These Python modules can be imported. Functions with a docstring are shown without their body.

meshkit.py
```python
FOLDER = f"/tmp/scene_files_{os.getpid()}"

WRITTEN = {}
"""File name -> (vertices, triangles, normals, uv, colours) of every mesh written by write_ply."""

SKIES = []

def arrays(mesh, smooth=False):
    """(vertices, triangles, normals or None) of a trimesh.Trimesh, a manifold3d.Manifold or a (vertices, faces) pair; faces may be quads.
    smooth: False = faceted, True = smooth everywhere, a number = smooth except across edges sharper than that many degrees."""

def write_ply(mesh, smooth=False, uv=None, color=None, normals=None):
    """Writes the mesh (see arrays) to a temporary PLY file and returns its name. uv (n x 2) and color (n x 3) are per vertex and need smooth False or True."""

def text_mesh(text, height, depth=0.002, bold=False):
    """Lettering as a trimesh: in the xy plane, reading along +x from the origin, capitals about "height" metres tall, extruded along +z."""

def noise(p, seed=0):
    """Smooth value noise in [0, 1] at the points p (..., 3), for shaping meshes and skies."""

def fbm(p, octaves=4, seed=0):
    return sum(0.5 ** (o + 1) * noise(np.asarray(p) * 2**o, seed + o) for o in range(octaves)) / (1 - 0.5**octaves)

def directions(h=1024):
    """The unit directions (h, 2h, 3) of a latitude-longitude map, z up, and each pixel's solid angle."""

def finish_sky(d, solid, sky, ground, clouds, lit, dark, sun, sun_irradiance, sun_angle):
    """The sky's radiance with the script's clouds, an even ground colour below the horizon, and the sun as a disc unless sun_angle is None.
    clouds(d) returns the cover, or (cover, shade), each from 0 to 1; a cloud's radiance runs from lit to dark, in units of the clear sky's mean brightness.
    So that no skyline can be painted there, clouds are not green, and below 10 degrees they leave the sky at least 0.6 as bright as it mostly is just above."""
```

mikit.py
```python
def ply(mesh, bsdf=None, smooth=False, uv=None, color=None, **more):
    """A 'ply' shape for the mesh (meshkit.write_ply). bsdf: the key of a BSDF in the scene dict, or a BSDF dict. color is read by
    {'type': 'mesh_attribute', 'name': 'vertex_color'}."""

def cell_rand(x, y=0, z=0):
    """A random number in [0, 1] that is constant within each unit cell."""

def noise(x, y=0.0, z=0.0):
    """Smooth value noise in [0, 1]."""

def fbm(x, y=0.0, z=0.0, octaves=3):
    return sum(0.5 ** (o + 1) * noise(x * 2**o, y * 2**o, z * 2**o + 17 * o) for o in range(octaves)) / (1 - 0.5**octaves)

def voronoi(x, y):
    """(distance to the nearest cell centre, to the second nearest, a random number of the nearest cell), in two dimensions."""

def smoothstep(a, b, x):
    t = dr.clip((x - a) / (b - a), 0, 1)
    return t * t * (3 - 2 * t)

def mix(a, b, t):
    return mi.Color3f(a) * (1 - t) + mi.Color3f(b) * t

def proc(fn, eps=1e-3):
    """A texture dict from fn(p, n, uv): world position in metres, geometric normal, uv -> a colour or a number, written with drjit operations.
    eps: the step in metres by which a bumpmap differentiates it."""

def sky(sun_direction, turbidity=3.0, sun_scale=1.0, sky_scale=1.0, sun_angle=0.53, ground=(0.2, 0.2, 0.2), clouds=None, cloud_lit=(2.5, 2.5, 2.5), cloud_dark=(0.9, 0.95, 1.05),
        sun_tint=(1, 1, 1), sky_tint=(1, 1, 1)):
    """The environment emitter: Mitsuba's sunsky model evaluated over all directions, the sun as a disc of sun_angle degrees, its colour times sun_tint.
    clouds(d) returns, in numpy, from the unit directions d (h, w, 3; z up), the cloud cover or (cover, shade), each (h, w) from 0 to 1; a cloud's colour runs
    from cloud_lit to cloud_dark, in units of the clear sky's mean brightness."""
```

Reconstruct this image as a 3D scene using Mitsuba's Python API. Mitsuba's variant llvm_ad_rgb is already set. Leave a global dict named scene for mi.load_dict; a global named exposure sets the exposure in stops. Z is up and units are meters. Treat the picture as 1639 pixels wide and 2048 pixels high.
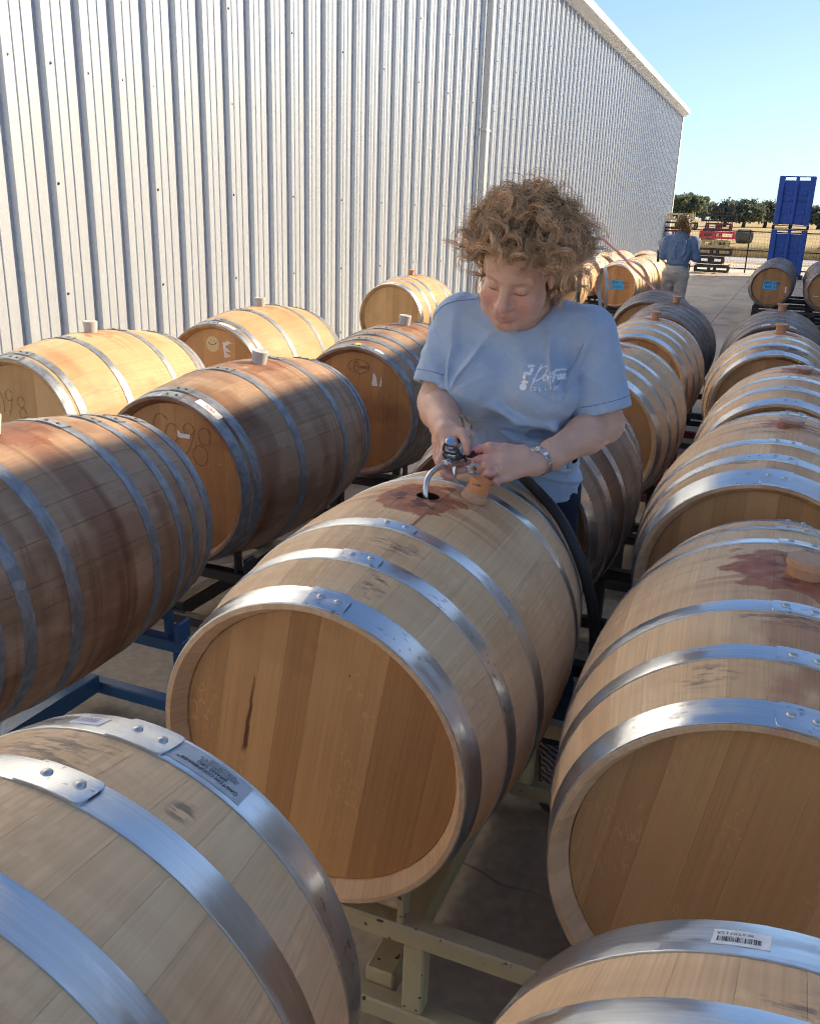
import math, numpy as np, trimesh, drjit as dr, mitsuba as mi, mikit, meshkit
import manifold3d as m3
from shapely.geometry import Polygon, Point, box as sbox
from shapely import affinity
from mikit import proc, noise, fbm, voronoi, cell_rand, smoothstep, mix
T = mi.ScalarTransform4f
rng = np.random.default_rng(7)
scene, labels = {}, {}

# ---------------------------------------------------------------- camera, sky, exposure
CAM = np.array([0.0, 0.0, 1.535])
F_PX, PITCH, ROLL, YAW = 1770.0, math.radians(18.58), math.radians(1.962), math.radians(21.895)
FW = np.array([-math.sin(YAW) * math.cos(PITCH), math.cos(YAW) * math.cos(PITCH), -math.sin(PITCH)])
_r = np.array([math.cos(YAW), math.sin(YAW), 0.0])
_u = np.cross(_r, FW)
UP = -math.sin(ROLL) * _r + math.cos(ROLL) * _u
scene['camera'] = {'type': 'perspective', 'fov_axis': 'x', 'fov': 2 * math.degrees(math.atan(819.5 / F_PX)), 'near_clip': 0.02, 'far_clip': 4000.0,
                   'to_world': T().look_at(origin=CAM.tolist(), target=(CAM + FW).tolist(), up=UP.tolist())}
SUN_EL, SUN_AZ = math.radians(31.6), math.radians(38.0)          # azimuth from straight across the yard towards its far end
SUN = (math.cos(SUN_AZ) * math.cos(SUN_EL), math.sin(SUN_AZ) * math.cos(SUN_EL), math.sin(SUN_EL))
scene['daylight'] = mikit.sky(SUN, turbidity=2.7, sun_scale=0.9, sky_scale=0.8, sky_tint=(0.93, 0.95, 1.03))
exposure = 3.0

# ---------------------------------------------------------------- helpers
def lab(key, label=None, category=None, group=None, kind=None):
    d = {k: v for k, v in (('label', label), ('category', category), ('group', group), ('kind', kind)) if v}
    if d: labels[key] = d

taken = set()
def numbered(name):
    k, i = name, 0
    while k in taken:
        i += 1; k = f'{name}_{i:03d}'
    taken.add(k)
    return k

def add(key, mesh, bsdf, smooth=False, uv=None, color=None, **kw):
    scene[key] = mikit.ply(mesh, bsdf, smooth=smooth, uv=uv, color=color, **kw)
    taken.add(key)
    return key

def part(parent, name, mesh, bsdf, smooth=False, uv=None, color=None, kind=None, label=None):
    key = numbered(f'{parent}__{name}')
    add(key, mesh, bsdf, smooth, uv, color)
    if kind or label: lab(key, label=label, kind=kind)
    return key

def thing(name, label, category, group=None):
    key = numbered(name); lab(key, label, category, group); return key

def cat(ms): return trimesh.util.concatenate(ms)
def bx(lo, hi):
    lo, hi = np.array(lo, float), np.array(hi, float)
    m = trimesh.creation.box(hi - lo); m.apply_translation((lo + hi) / 2); return m
def cbx(lo, hi, c=0.004):
    """box with chamfered edges"""
    lo, hi = np.array(lo, float), np.array(hi, float)
    c = min(c, 0.45 * (hi - lo).min())
    pts = []
    for sx in (0, 1):
        for sy in (0, 1):
            for sz in (0, 1):
                s = np.array([sx, sy, sz]); p = np.where(s, hi, lo); d = np.where(s, -1, 1) * c
                for k in range(3):
                    q = p + d; q[k] = p[k]; pts.append(q)
    return trimesh.convex.convex_hull(np.array(pts))
def tube(path, rad, n=8, closed=False, caps=True):
    """swept tube along a polyline; rad scalar or per point"""
    P = np.asarray(path, float); N = len(P); rad = np.broadcast_to(rad, (N,))
    d = np.gradient(P, axis=0) if not closed else np.roll(P, -1, 0) - np.roll(P, 1, 0)
    d /= np.linalg.norm(d, axis=1, keepdims=True) + 1e-12
    u = np.cross(d[0], [0.3, 0.2, 0.93]); u /= np.linalg.norm(u)
    V = []
    a = np.linspace(0, 2 * np.pi, n, endpoint=False)
    for i in range(N):
        u = u - d[i] * (u @ d[i]); u /= np.linalg.norm(u) + 1e-12
        w = np.cross(d[i], u)
        V.append(P[i] + rad[i] * (np.cos(a)[:, None] * u + np.sin(a)[:, None] * w))
    V = np.concatenate(V); F = []
    M = N if closed else N - 1
    i, j = np.meshgrid(np.arange(M), np.arange(n), indexing='ij'); i, j = i.ravel(), j.ravel()
    i2, j2 = (i + 1) % N, (j + 1) % n
    A, B, C, D = i * n + j, i * n + j2, i2 * n + j2, i2 * n + j
    F = np.concatenate([np.stack([A, B, C], 1), np.stack([A, C, D], 1)])
    if caps and not closed:
        V = np.concatenate([V, P[:1], P[-1:]]); c0, c1 = N * n, N * n + 1
        jj = np.arange(n); jn = (jj + 1) % n
        F = np.concatenate([F, np.stack([np.full(n, c0), jn, jj], 1), np.stack([np.full(n, c1), (N - 1) * n + jj, (N - 1) * n + jn], 1)])
    return trimesh.Trimesh(V, F, process=False)
def spline(pts, n):
    from scipy.interpolate import CubicSpline
    P = np.asarray(pts, float); t = np.r_[0, np.cumsum(np.linalg.norm(np.diff(P, axis=0), axis=1))]
    return CubicSpline(t, P)(np.linspace(0, t[-1], n))
def beam(a, b, w, h, up=(0, 0, 1), c=0.003):
    """rectangular tube section w x h from a to b with chamfered edges"""
    a, b = np.array(a, float), np.array(b, float); L = np.linalg.norm(b - a); d = (b - a) / L
    up = np.array(up, float); s = np.cross(d, up); s /= np.linalg.norm(s); v = np.cross(s, d)
    m = cbx((-w / 2, 0, -h / 2), (w / 2, L, h / 2), c)
    M = np.eye(4); M[:3, 0], M[:3, 1], M[:3, 2], M[:3, 3] = s, d, v, a
    m.apply_transform(M); return m
def lathe(prof, n=24):
    """(r, z) profile about z"""
    m = trimesh.creation.revolve(np.array(prof, float), sections=n); return m
def moved(m, M):
    m = m.copy(); m.apply_transform(M); return m
def frame(o, x, y, z):
    M = np.eye(4); M[:3, 0], M[:3, 1], M[:3, 2], M[:3, 3] = x, y, z, o; return M
def grid_faces(nu, nv, wrap_v=False):
    i, j = np.meshgrid(np.arange(nu - 1), np.arange(nv if wrap_v else nv - 1), indexing='ij'); i, j = i.ravel(), j.ravel(); j2 = (j + 1) % nv
    A, B, C, D = i * nv + j, i * nv + j2, (i + 1) * nv + j2, (i + 1) * nv + j
    return np.concatenate([np.stack([A, B, C], 1), np.stack([A, C, D], 1)])

# ---------------------------------------------------------------- materials
def bs(key, base, rough=0.5, metal=0.0, spec=0.5, bump=None, bump_scale=1.0, eps=1e-3, **kw):
    t = lambda x: {'type': 'rgb', 'value': list(map(float, x))} if isinstance(x, (tuple, list)) else (proc(x) if callable(x) else x)
    d = {'type': 'principled', 'base_color': t(base), 'roughness': proc(rough) if callable(rough) else float(rough), 'metallic': float(metal), 'specular': float(spec), **kw}
    if bump is not None:
        d = {'type': 'bumpmap', 'arbitrary': proc(bump, eps), 'scale': float(bump_scale), 'bsdf': d}
    scene[key] = {'type': 'twosided', 'bsdf': d}
    return key

def concrete_col(p, n, uv):
    a = fbm(p.x * 1.3, p.y * 1.3, 0, 4); b = noise(p.x * 60, p.y * 60, 1); c = fbm(p.x * 0.9 + 3, p.y * 0.22, 5, 4)
    col = mix((0.35, 0.285, 0.215), (0.48, 0.41, 0.325), a)
    col = col * (0.86 + 0.28 * b)
    streak = smoothstep(0.55, 0.8, c)
    col = mix(col, mi.Color3f(0.27, 0.235, 0.2), 0.5 * streak)
    f1, f2, w = voronoi(p.x * 0.55 + 0.25 * fbm(p.x * 3, p.y * 3, 2, 3), p.y * 0.55 + 0.25 * fbm(p.x * 3 + 9, p.y * 3, 4, 3))
    crack = 1 - smoothstep(0.0, 0.012, f2 - f1)
    col = mix(col, mi.Color3f(0.1, 0.08, 0.065), 0.7 * crack * smoothstep(0.35, 0.5, noise(p.x * 0.8, p.y * 0.8, 8)))
    wet = smoothstep(0.62, 0.72, fbm(p.x * 2.2 + 31, p.y * 1.7, 3, 4))
    return mix(col, mi.Color3f(0.2, 0.16, 0.13), 0.45 * wet)
bs('mat_concrete', concrete_col, 0.8, spec=0.3, bump=lambda p, n, uv: fbm(p.x * 90, p.y * 90, 0, 2), bump_scale=0.0012)
def gravel_col(p, n, uv):
    v = voronoi(p.x * 14, p.y * 14)
    return mix((0.42, 0.36, 0.29), (0.62, 0.56, 0.47), v[2]) * (0.8 + 0.4 * fbm(p.x * 0.5, p.y * 0.5, 0, 3))
bs('mat_gravel', gravel_col, 0.9, spec=0.2)
def field_col(p, n, uv):
    a = fbm(p.x * 0.12, p.y * 0.12, 0, 4); b = fbm(p.x * 2.5, p.y * 0.8, 2, 3)
    col = mix((0.34, 0.25, 0.12), (0.50, 0.40, 0.22), b)
    return mix(col, mi.Color3f(0.2, 0.19, 0.09), smoothstep(0.5, 0.75, a) * 0.55)
bs('mat_field', field_col, 0.95, spec=0.1)
def galv_col(p, n, uv):
    s = voronoi(p.y * 90, p.z * 90)[2]; d = fbm(p.y * 0.5, p.z * 0.35, 3, 3); st = fbm(p.y * 9, p.z * 0.35, 7, 3)
    return mi.Color3f(0.455, 0.50, 0.56) * (0.98 + 0.04 * s) * (0.96 + 0.06 * d) * (0.98 + 0.04 * st)
bs('mat_galvalume', galv_col, 0.42, metal=0.4, spec=0.5)
bs('mat_trim', lambda p, n, uv: mi.Color3f(0.74, 0.73, 0.70) * (0.93 + 0.1 * fbm(p.y * 3, p.z * 3, p.x * 3, 3)), 0.45)
bs('mat_downspout', lambda p, n, uv: mi.Color3f(0.44, 0.46, 0.48) * (0.93 + 0.12 * fbm(p.z * 2, p.y * 9, 0, 3)), 0.45)
bs('mat_screw', (0.08, 0.08, 0.085), 0.5, 0.3)
bs('mat_beige_wall', lambda p, n, uv: mi.Color3f(0.24, 0.225, 0.20) * (0.95 + 0.1 * fbm(p.y, p.z, 0, 3)), 0.6)

# wood of barrels. uv.x = barrel * 4 + 1 + turn (0 = top, at the bung); uv.y = stave * 4 + 1 + metres along the barrel
def wood_ids(uv):
    b = dr.floor(uv.x / 4); i = dr.floor(uv.y / 4)
    return b, uv.x - 4 * b - 1, i, uv.y - 4 * i - 1
SMUDGE = {1: ((-0.372, 0.085, 0.045, 0.03), (-0.235, 0.06, 0.03, 0.07)), 0: ((0.372, -0.03, 0.05, 0.09), (0.365, 0.155, 0.022, 0.02)), 3: ((-0.37, -0.115, 0.035, 0.05), (-0.2, 0.03, 0.03, 0.12)),
          4: ((-0.34, -0.08, 0.03, 0.05), (-0.1, -0.06, 0.02, 0.06)), 2: ((0.36, -0.02, 0.03, 0.035), (0.33, 0.09, 0.02, 0.05)), 9: ((-0.40, 0.03, 0.09, 0.17), (-0.34, 0.0, 0.07, 0.16), (-0.44, 0.12, 0.06, 0.16))}
def stave_col(p, n, uv):
    b, turn, i, s = wood_ids(uv)
    a = turn * (2 * math.pi * 0.335)
    k = b * 7.31 + i * 3.17
    tone = cell_rand(b, i, 3)
    g = fbm(a * 330, s * 7, k, 3); g2 = fbm(a * 55 + 0.9 * fbm(a * 14, s * 3, k, 2), s * 2.2, k + 4, 3)
    fleck = smoothstep(0.66, 0.78, noise(a * 150, s * 55, k + 9)) * smoothstep(0.5, 0.7, noise(a * 12, s * 7, k + 2))
    new, old = (b < 10) | ((b >= 24) & (b < 40)), ((b >= 10) & (b < 20)) | (b >= 40)
    lo = dr.select(new, mi.Color3f(0.56, 0.335, 0.168), dr.select(old, mi.Color3f(0.225, 0.14, 0.085), mi.Color3f(0.36, 0.215, 0.10)))
    hi = dr.select(new, mi.Color3f(0.78, 0.525, 0.30), dr.select(old, mi.Color3f(0.385, 0.26, 0.17), mi.Color3f(0.53, 0.355, 0.19)))
    t = dr.clip(0.44 * tone + 0.26 * g2 + 0.3 * g + 0.06, 0, 1)
    col = mix(lo, hi, t) * (0.90 + 0.20 * g)
    rings = dr.abs(dr.sin(3.14159 * (a * 55 + 9.0 * fbm(a * 4.5, s * 1.3, k + 20, 2))))
    col = col * (1 - 0.07 * smoothstep(0.35, 0.0, rings) * smoothstep(0.5, 0.7, noise(a * 5, s * 2, k + 6)))
    col = mix(col, hi * 1.1, 0.3 * fleck)
    # weathering: blotches and water marks
    w = fbm(a * 7, s * 5, b * 5 + 1, 4); w2 = fbm(a * 2.6 + 7, s * 9, b * 3 + 2, 4)
    amt = dr.select(new, 0.30, dr.select(old, 0.75, 0.35))
    col = mix(col, col * dr.select(new, mi.Color3f(0.78, 0.66, 0.5), mi.Color3f(0.62, 0.52, 0.44)), amt * smoothstep(0.5, 0.68, w))
    col = mix(col, col * mi.Color3f(0.55, 0.36, 0.34), dr.select(old, 0.6, 0.14) * smoothstep(0.52, 0.72, w2))
    # old barrels: drips that ran down round the belly, and checks at the joints
    run = smoothstep(0.56, 0.74, fbm(s * 26, a * 1.4, b * 3 + 8, 3))
    col = mix(col, col * mi.Color3f(0.62, 0.47, 0.42), dr.select(old, 0.65, 0.12) * run)
    scr = smoothstep(0.70, 0.76, noise(a * 26 + 2 * s, s * 130 + a * 20, b + 30)) * smoothstep(0.45, 0.65, fbm(a * 5, s * 5, b + 3, 2))
    col = mix(col, mi.Color3f(0.12, 0.08, 0.055), dr.select(old, 0.30, 0.07) * scr)
    # wine round the bung hole and along the bung stave
    big = dr.select(b == 3, 1.25, dr.select((b == 1) | (b == 5), 1.0, dr.select(old, 1.25, 0.75)))
    wob = fbm(a * 20, s * 26, b * 11, 5) - 0.5
    d = dr.sqrt(dr.square(a * 1.05 - 0.012) + dr.square((s - 0.012) * 0.85)) + 0.13 * wob
    wine = smoothstep(0.092 * big, 0.074 * big, d)
    tail = smoothstep(0.085, 0.03, dr.abs(a - 0.03 + 0.06 * wob)) * smoothstep(0.02, -0.06, s) * dr.select(b == 3, 0.55, dr.select((b == 4) | (b == 5), 0.3, 0.0)) * smoothstep(0.25, 0.55, fbm(a * 12, s * 9, b + 60, 3))
    seam = smoothstep(0.0045, 0.0012, dr.abs(a - 0.0560)) * smoothstep(0.03, 0.0, s) * smoothstep(-0.20, -0.13, s) * dr.select(b == 1, 0.85, 0.0)
    drib = smoothstep(0.5, 0.62, fbm(s * 42, a * 2.5, b * 3 + 5, 3)) * smoothstep(0.3, 0.05, dr.abs(a)) * smoothstep(0.14, 0.05, dr.abs(s - 0.01)) * 0.5
    wine = dr.clip(dr.maximum(dr.maximum(wine * (0.6 + 0.55 * fbm(a * 40, s * 40, b + 2, 3)), seam), dr.maximum(tail, drib)), 0, 1)
    wc = dr.select(old | ((b >= 20) & (b < 24)), mi.Color3f(0.72, 0.40, 0.30), mi.Color3f(0.46, 0.155, 0.125))
    col = mix(col, col * wc, dr.select(old | ((b >= 20) & (b < 24)), 0.75, 0.92) * wine)
    col = mix(col, mi.Color3f(0.075, 0.018, 0.022), dr.select(b == 1, 0.85, dr.select((b == 3) | (b == 5), 0.6, 0.0)) * smoothstep(0.062, 0.03, d) * smoothstep(0.4, 0.6, fbm(a * 60, s * 60, 5, 3)))
    # scuffs of black and violet where barrels were handled
    for q, spots in SMUDGE.items():
        for s0, a0, rs, ra in spots:
            e = dr.sqrt(dr.square((s - s0) / rs) + dr.square((a - a0) / ra)) + 1.2 * (fbm(a * 30, s * 30, s0 * 50, 3) - 0.5)
            st = smoothstep(0.42, 0.66, fbm(a * 45, s * 190, a0 * 90, 3))
            col = mix(col, mi.Color3f(0.07, 0.045, 0.055), dr.select(b == q, dr.select(b == 9, 0.8, 0.62), 0.0) * smoothstep(1.0, 0.4, e) * dr.maximum(st, dr.select(b == 9, 0.8, 0.0)))
    return col
bs('mat_stave', stave_col, lambda p, n, uv: 0.52 + 0.14 * noise(uv.x * 300, uv.y * 20), spec=0.35)

def headboard_col(p, n, uv):
    b, x, i, y = wood_ids(uv)
    k = b * 5.3 + i * 2.71
    tone = cell_rand(b, i, 11)
    warp = 0.006 * fbm(x * 9, y * 4, k, 2)
    g = fbm((x + warp) * 520, y * 8, k, 3); g2 = fbm((x + warp * 2) * 110, y * 2.2, k + 3, 3)
    new, old = (b < 10) | ((b >= 24) & (b < 40)), ((b >= 10) & (b < 20)) | (b >= 40)
    lo = dr.select(new, mi.Color3f(0.345, 0.155, 0.054), dr.select(old, mi.Color3f(0.30, 0.145, 0.057), mi.Color3f(0.38, 0.21, 0.08)))
    hi = dr.select(new, mi.Color3f(0.66, 0.36, 0.148), dr.select(old, mi.Color3f(0.47, 0.25, 0.105), mi.Color3f(0.57, 0.35, 0.16)))
    col = mix(lo, hi, dr.clip(0.66 * tone + 0.40 * g + 0.28 * g2 - 0.10, 0, 1))
    zone = smoothstep(0.55, 0.72, fbm(x * 11, y * 3, k + 5, 2))
    rn = noise(x * 150 + 0.35 * y * 150, y * 62 - 0.2 * x * 62, k + 8)
    ray = smoothstep(0.86, 0.97, 1 - dr.abs(2 * rn - 1)) * smoothstep(0.35, 0.6, noise(x * 60, y * 40, k + 1))
    col = mix(col, hi * 1.2, 0.42 * ray * zone)
    dk = smoothstep(0.55, 0.75, fbm(x * 6 + 3, y * 5, b * 3, 4))
    col = mix(col, col * mi.Color3f(0.66, 0.55, 0.5), dr.select(old, 0.6, 0.3) * dk)
    # a run of dried wine on the middle barrel's head
    e = dr.abs(x + 0.138 - 0.02 * y + 0.003 * (noise(y * 60, 1, 2) - 0.5)) - 0.0035 * smoothstep(0.12, -0.05, y)
    run = smoothstep(0.003, -0.001, e) * smoothstep(0.105, 0.09, y) * smoothstep(-0.075, -0.05, y) * dr.select(b == 1, 1.0, 0.0)
    return mix(col, mi.Color3f(0.07, 0.012, 0.01), 0.85 * run)
bs('mat_headboard', headboard_col, 0.5, spec=0.35)

def hoop_new_col(p, n, uv):
    b, turn, i, s = wood_ids(uv)
    a = turn * 2.1
    scr = fbm(a * 9, s * 900, b * 9 + i, 2); spot = smoothstep(0.68, 0.8, fbm(a * 90, s * 130, b * 5 + i, 3)) * smoothstep(0.4, 0.65, noise(a * 5, s * 9, b + i))
    return mix(mi.Color3f(0.62, 0.645, 0.675) * (0.86 + 0.2 * scr), mi.Color3f(0.22, 0.2, 0.2), 0.6 * spot)
bs('mat_hoop_new', hoop_new_col, lambda p, n, uv: 0.19 + 0.10 * fbm(uv.x * 40, uv.y * 300, 0, 3) + 0.18 * smoothstep(0.5, 0.66, fbm(uv.x * 22, uv.y * 38, 3, 4)), metal=0.95,
   bump=lambda p, n, uv: fbm(uv.x * 120, uv.y * 500, 0, 2), bump_scale=0.00006)
def hoop_old_col(p, n, uv):
    b, turn, i, s = wood_ids(uv)
    a = turn * 2.1
    sp = voronoi(a * 45, s * 45 + i * 9)[2]; d = fbm(a * 10, s * 25, b * 3 + i, 4); fi = fbm(a * 60, s * 220, i, 3)
    col = mix(mi.Color3f(0.15, 0.175, 0.205), mi.Color3f(0.32, 0.355, 0.40), dr.clip(0.5 * sp + 0.5 * d, 0, 1)) * (0.75 + 0.5 * fi)
    return mix(col, mi.Color3f(0.14, 0.13, 0.125), 0.55 * smoothstep(0.56, 0.74, d))
bs('mat_hoop_old', hoop_old_col, lambda p, n, uv: 0.46 + 0.2 * fbm(uv.x * 60, uv.y * 60, 0, 2), metal=0.6)
bs('mat_rivet', (0.50, 0.50, 0.49), 0.38, 0.85)
bs('mat_rivet_dark', (0.12, 0.12, 0.125), 0.5, 0.5)
def paint(key, c, chip=(0.1, 0.07, 0.05), rough=0.42):
    def f(p, n, uv):
        w = fbm(p.x * 60, p.y * 60, p.z * 60, 3); d = fbm(p.x * 5, p.y * 5, p.z * 5, 3)
        return mix(mi.Color3f(c) * (0.8 + 0.4 * d), mi.Color3f(chip), smoothstep(0.74, 0.8, w))
    return bs(key, f, rough)
paint('mat_rack_black', (0.022, 0.022, 0.025), (0.09, 0.05, 0.03))
paint('mat_rack_cream', (0.46, 0.38, 0.22), (0.06, 0.04, 0.03))
paint('mat_rack_blue', (0.025, 0.10, 0.24), (0.1, 0.08, 0.07))
paint('mat_rack_red', (0.13, 0.022, 0.028), (0.09, 0.05, 0.03))
paint('mat_rack_bright_red', (0.62, 0.05, 0.09), (0.3, 0.05, 0.05))
paint('mat_rack_tan', (0.50, 0.40, 0.22), (0.2, 0.12, 0.08))
def silicone(key, c): bs(key, lambda p, n, uv: mi.Color3f(c) * (0.9 + 0.2 * fbm(p.x * 120, p.y * 120, p.z * 120, 2)), 0.55, spec=0.4)
silicone('mat_bung_tan', (0.50, 0.27, 0.15)); silicone('mat_bung_orange', (0.62, 0.22, 0.085)); silicone('mat_bung_grey', (0.42, 0.42, 0.40)); silicone('mat_bung_pink', (0.42, 0.26, 0.19))
bs('mat_paper', lambda p, n, uv: mi.Color3f(0.72, 0.70, 0.68) * (0.9 + 0.15 * fbm(p.x * 200, p.y * 200, p.z * 200, 2)), 0.6)
bs('mat_ink', (0.03, 0.03, 0.035), 0.6)
bs('mat_brand', (0.16, 0.08, 0.037), 0.7)
bs('mat_note', (0.06, 0.42, 0.78), 0.6)
bs('mat_silver_label', lambda p, n, uv: mi.Color3f(0.40, 0.43, 0.46) * (0.95 + 0.1 * noise(p.x * 90, p.y * 90, p.z * 90)), 0.45, 0.3)
# ---------------------------------------------------------------- ground
def sheet(x0, x1, y0, y1, z, nx=2, ny=2):
    xs, ys = np.linspace(x0, x1, nx), np.linspace(y0, y1, ny)
    V = np.array([[x, y, z] for y in ys for x in xs]); return trimesh.Trimesh(V, grid_faces(ny, nx), process=False)
def field_z(x, y):
    t = np.clip((y - 60) / 110, 0, None); return -0.012 + 1.15 * np.minimum(t, 3.0)
ys = np.r_[-300, -40, 0, 30, 45, 60, np.linspace(70, 400, 30), 600, 1000, 2500]; xs = np.r_[-1500, -500, np.linspace(-200, 200, 21), 500, 1500]
V = np.array([[x, y, float(field_z(x, y)) + (0.25 * meshkit.noise(np.array([[x * 0.03, y * 0.03, 0]]))[0] if y > 65 else 0)] for y in ys for x in xs])
add('field', trimesh.Trimesh(V, grid_faces(len(ys), len(xs)), process=False), 'mat_field', smooth=True); lab('field', kind='structure', label='dry straw coloured pasture reaching to the trees')
add('gravel_yard', sheet(-40, 40, 31.4, 41.5, -0.006), 'mat_gravel'); lab('gravel_yard', kind='structure')
bs('mat_road', lambda p, n, uv: mi.Color3f(0.34, 0.33, 0.32) * (0.85 + 0.3 * fbm(p.x * 0.6, p.y * 2, 0, 3)), 0.9)
add('road', sheet(-120, 120, 43.5, 50.5, -0.004), 'mat_road'); lab('road', kind='structure')
# the yard is cast in slabs with narrow recessed joints
slabs = []
yj = [-15, -9, -2.95, 3.1, 9.2, 15.3, 21.4, 27.5, 31.75]; xj = [-4.06, -1.05, 2.78]
for a, b in zip(yj[:-1], yj[1:]):
    for c, d in zip(xj[:-1], xj[1:]): slabs.append((c, d, a, b))
    if a < -2.9: slabs += [(2.78, 7.0, a, b), (7.0, 16, a, b)]
bs('mat_joint', (0.06, 0.05, 0.045), 0.9)
add('concrete_yard', sheet(-4.06, 16, -15, 31.75, -0.004), 'mat_joint'); lab('concrete_yard', kind='structure')
for c, d, a, b in slabs:
    part('concrete_yard', 'slab', cbx((c + 0.004, a + 0.004, -0.05), (d - 0.004, b - 0.004, 0.0), 0.004), 'mat_concrete')

# ---------------------------------------------------------------- the metal building on the left
WX, WY0, WY1, WZ = -4.04, -8.5, 33.1, 4.96
hall = thing('metal_building', 'long silver ribbed metal building along the left of the barrel rows', 'building')
def panel_profile():
    """(y, x) over one 3-rib sheet, 0.9144 wide; each rib starts at k * 0.3048"""
    P = []
    for k in range(3):
        o = k * 0.3048
        P += [(o, 0), (o + 0.005, 0.038), (o + 0.034, 0.038), (o + 0.042, 0.0)]
        for m in (0.118, 0.196):
            P += [(o + m, 0), (o + m + 0.0015, 0.007), (o + m + 0.022, 0.007), (o + m + 0.028, 0)]
    return P + [(0.9144, 0)]
prof = panel_profile()
wall_key = f'{hall}__wall'
add(wall_key, bx((WX - 0.12, WY0, 0), (WX - 0.03, WY1, WZ)), 'mat_downspout')
y = 4.271 - 0.9144 * 14
while y < WY1 - 0.05:
    w = min(0.9144, WY1 - y)
    pr = [(a, b) for a, b in prof if a <= w + 1e-6]
    V = np.array([[WX + b, y + a, z] for z in (0.04, WZ) for a, b in pr]); F = grid_faces(2, len(pr))
    # split vertices so the folds stay crisp
    m = trimesh.Trimesh(V, F[:, ::-1], process=False)
    part(wall_key, 'panel', m, 'mat_galvalume')
    y += 0.9144
screws = []
s0 = trimesh.creation.icosphere(subdivisions=1, radius=0.0085); s0.apply_scale((0.6, 1, 1))
y = 4.271 - 0.9144 * 6
while y < 30:
    for z in (0.40, 1.02, 1.64, 2.285, 2.90, 3.51, 4.13, 4.75):
        dy = 0.02 * rng.normal() * 0.3
        if z == 2.285:
            for o in (0.052, 0.082, 0.3048 + 0.078, 0.6096 + 0.078): screws.append(moved(s0, trimesh.transformations.translation_matrix((WX + 0.004, y + o + dy, z + 0.006 * rng.normal()))))
        else: screws.append(moved(s0, trimesh.transformations.translation_matrix((WX + 0.041, y + 0.024, z + 0.006 * rng.normal()))))
    y += 0.9144
part(hall, 'screws', cat(screws), 'mat_screw', smooth=True, kind='stuff')
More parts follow.
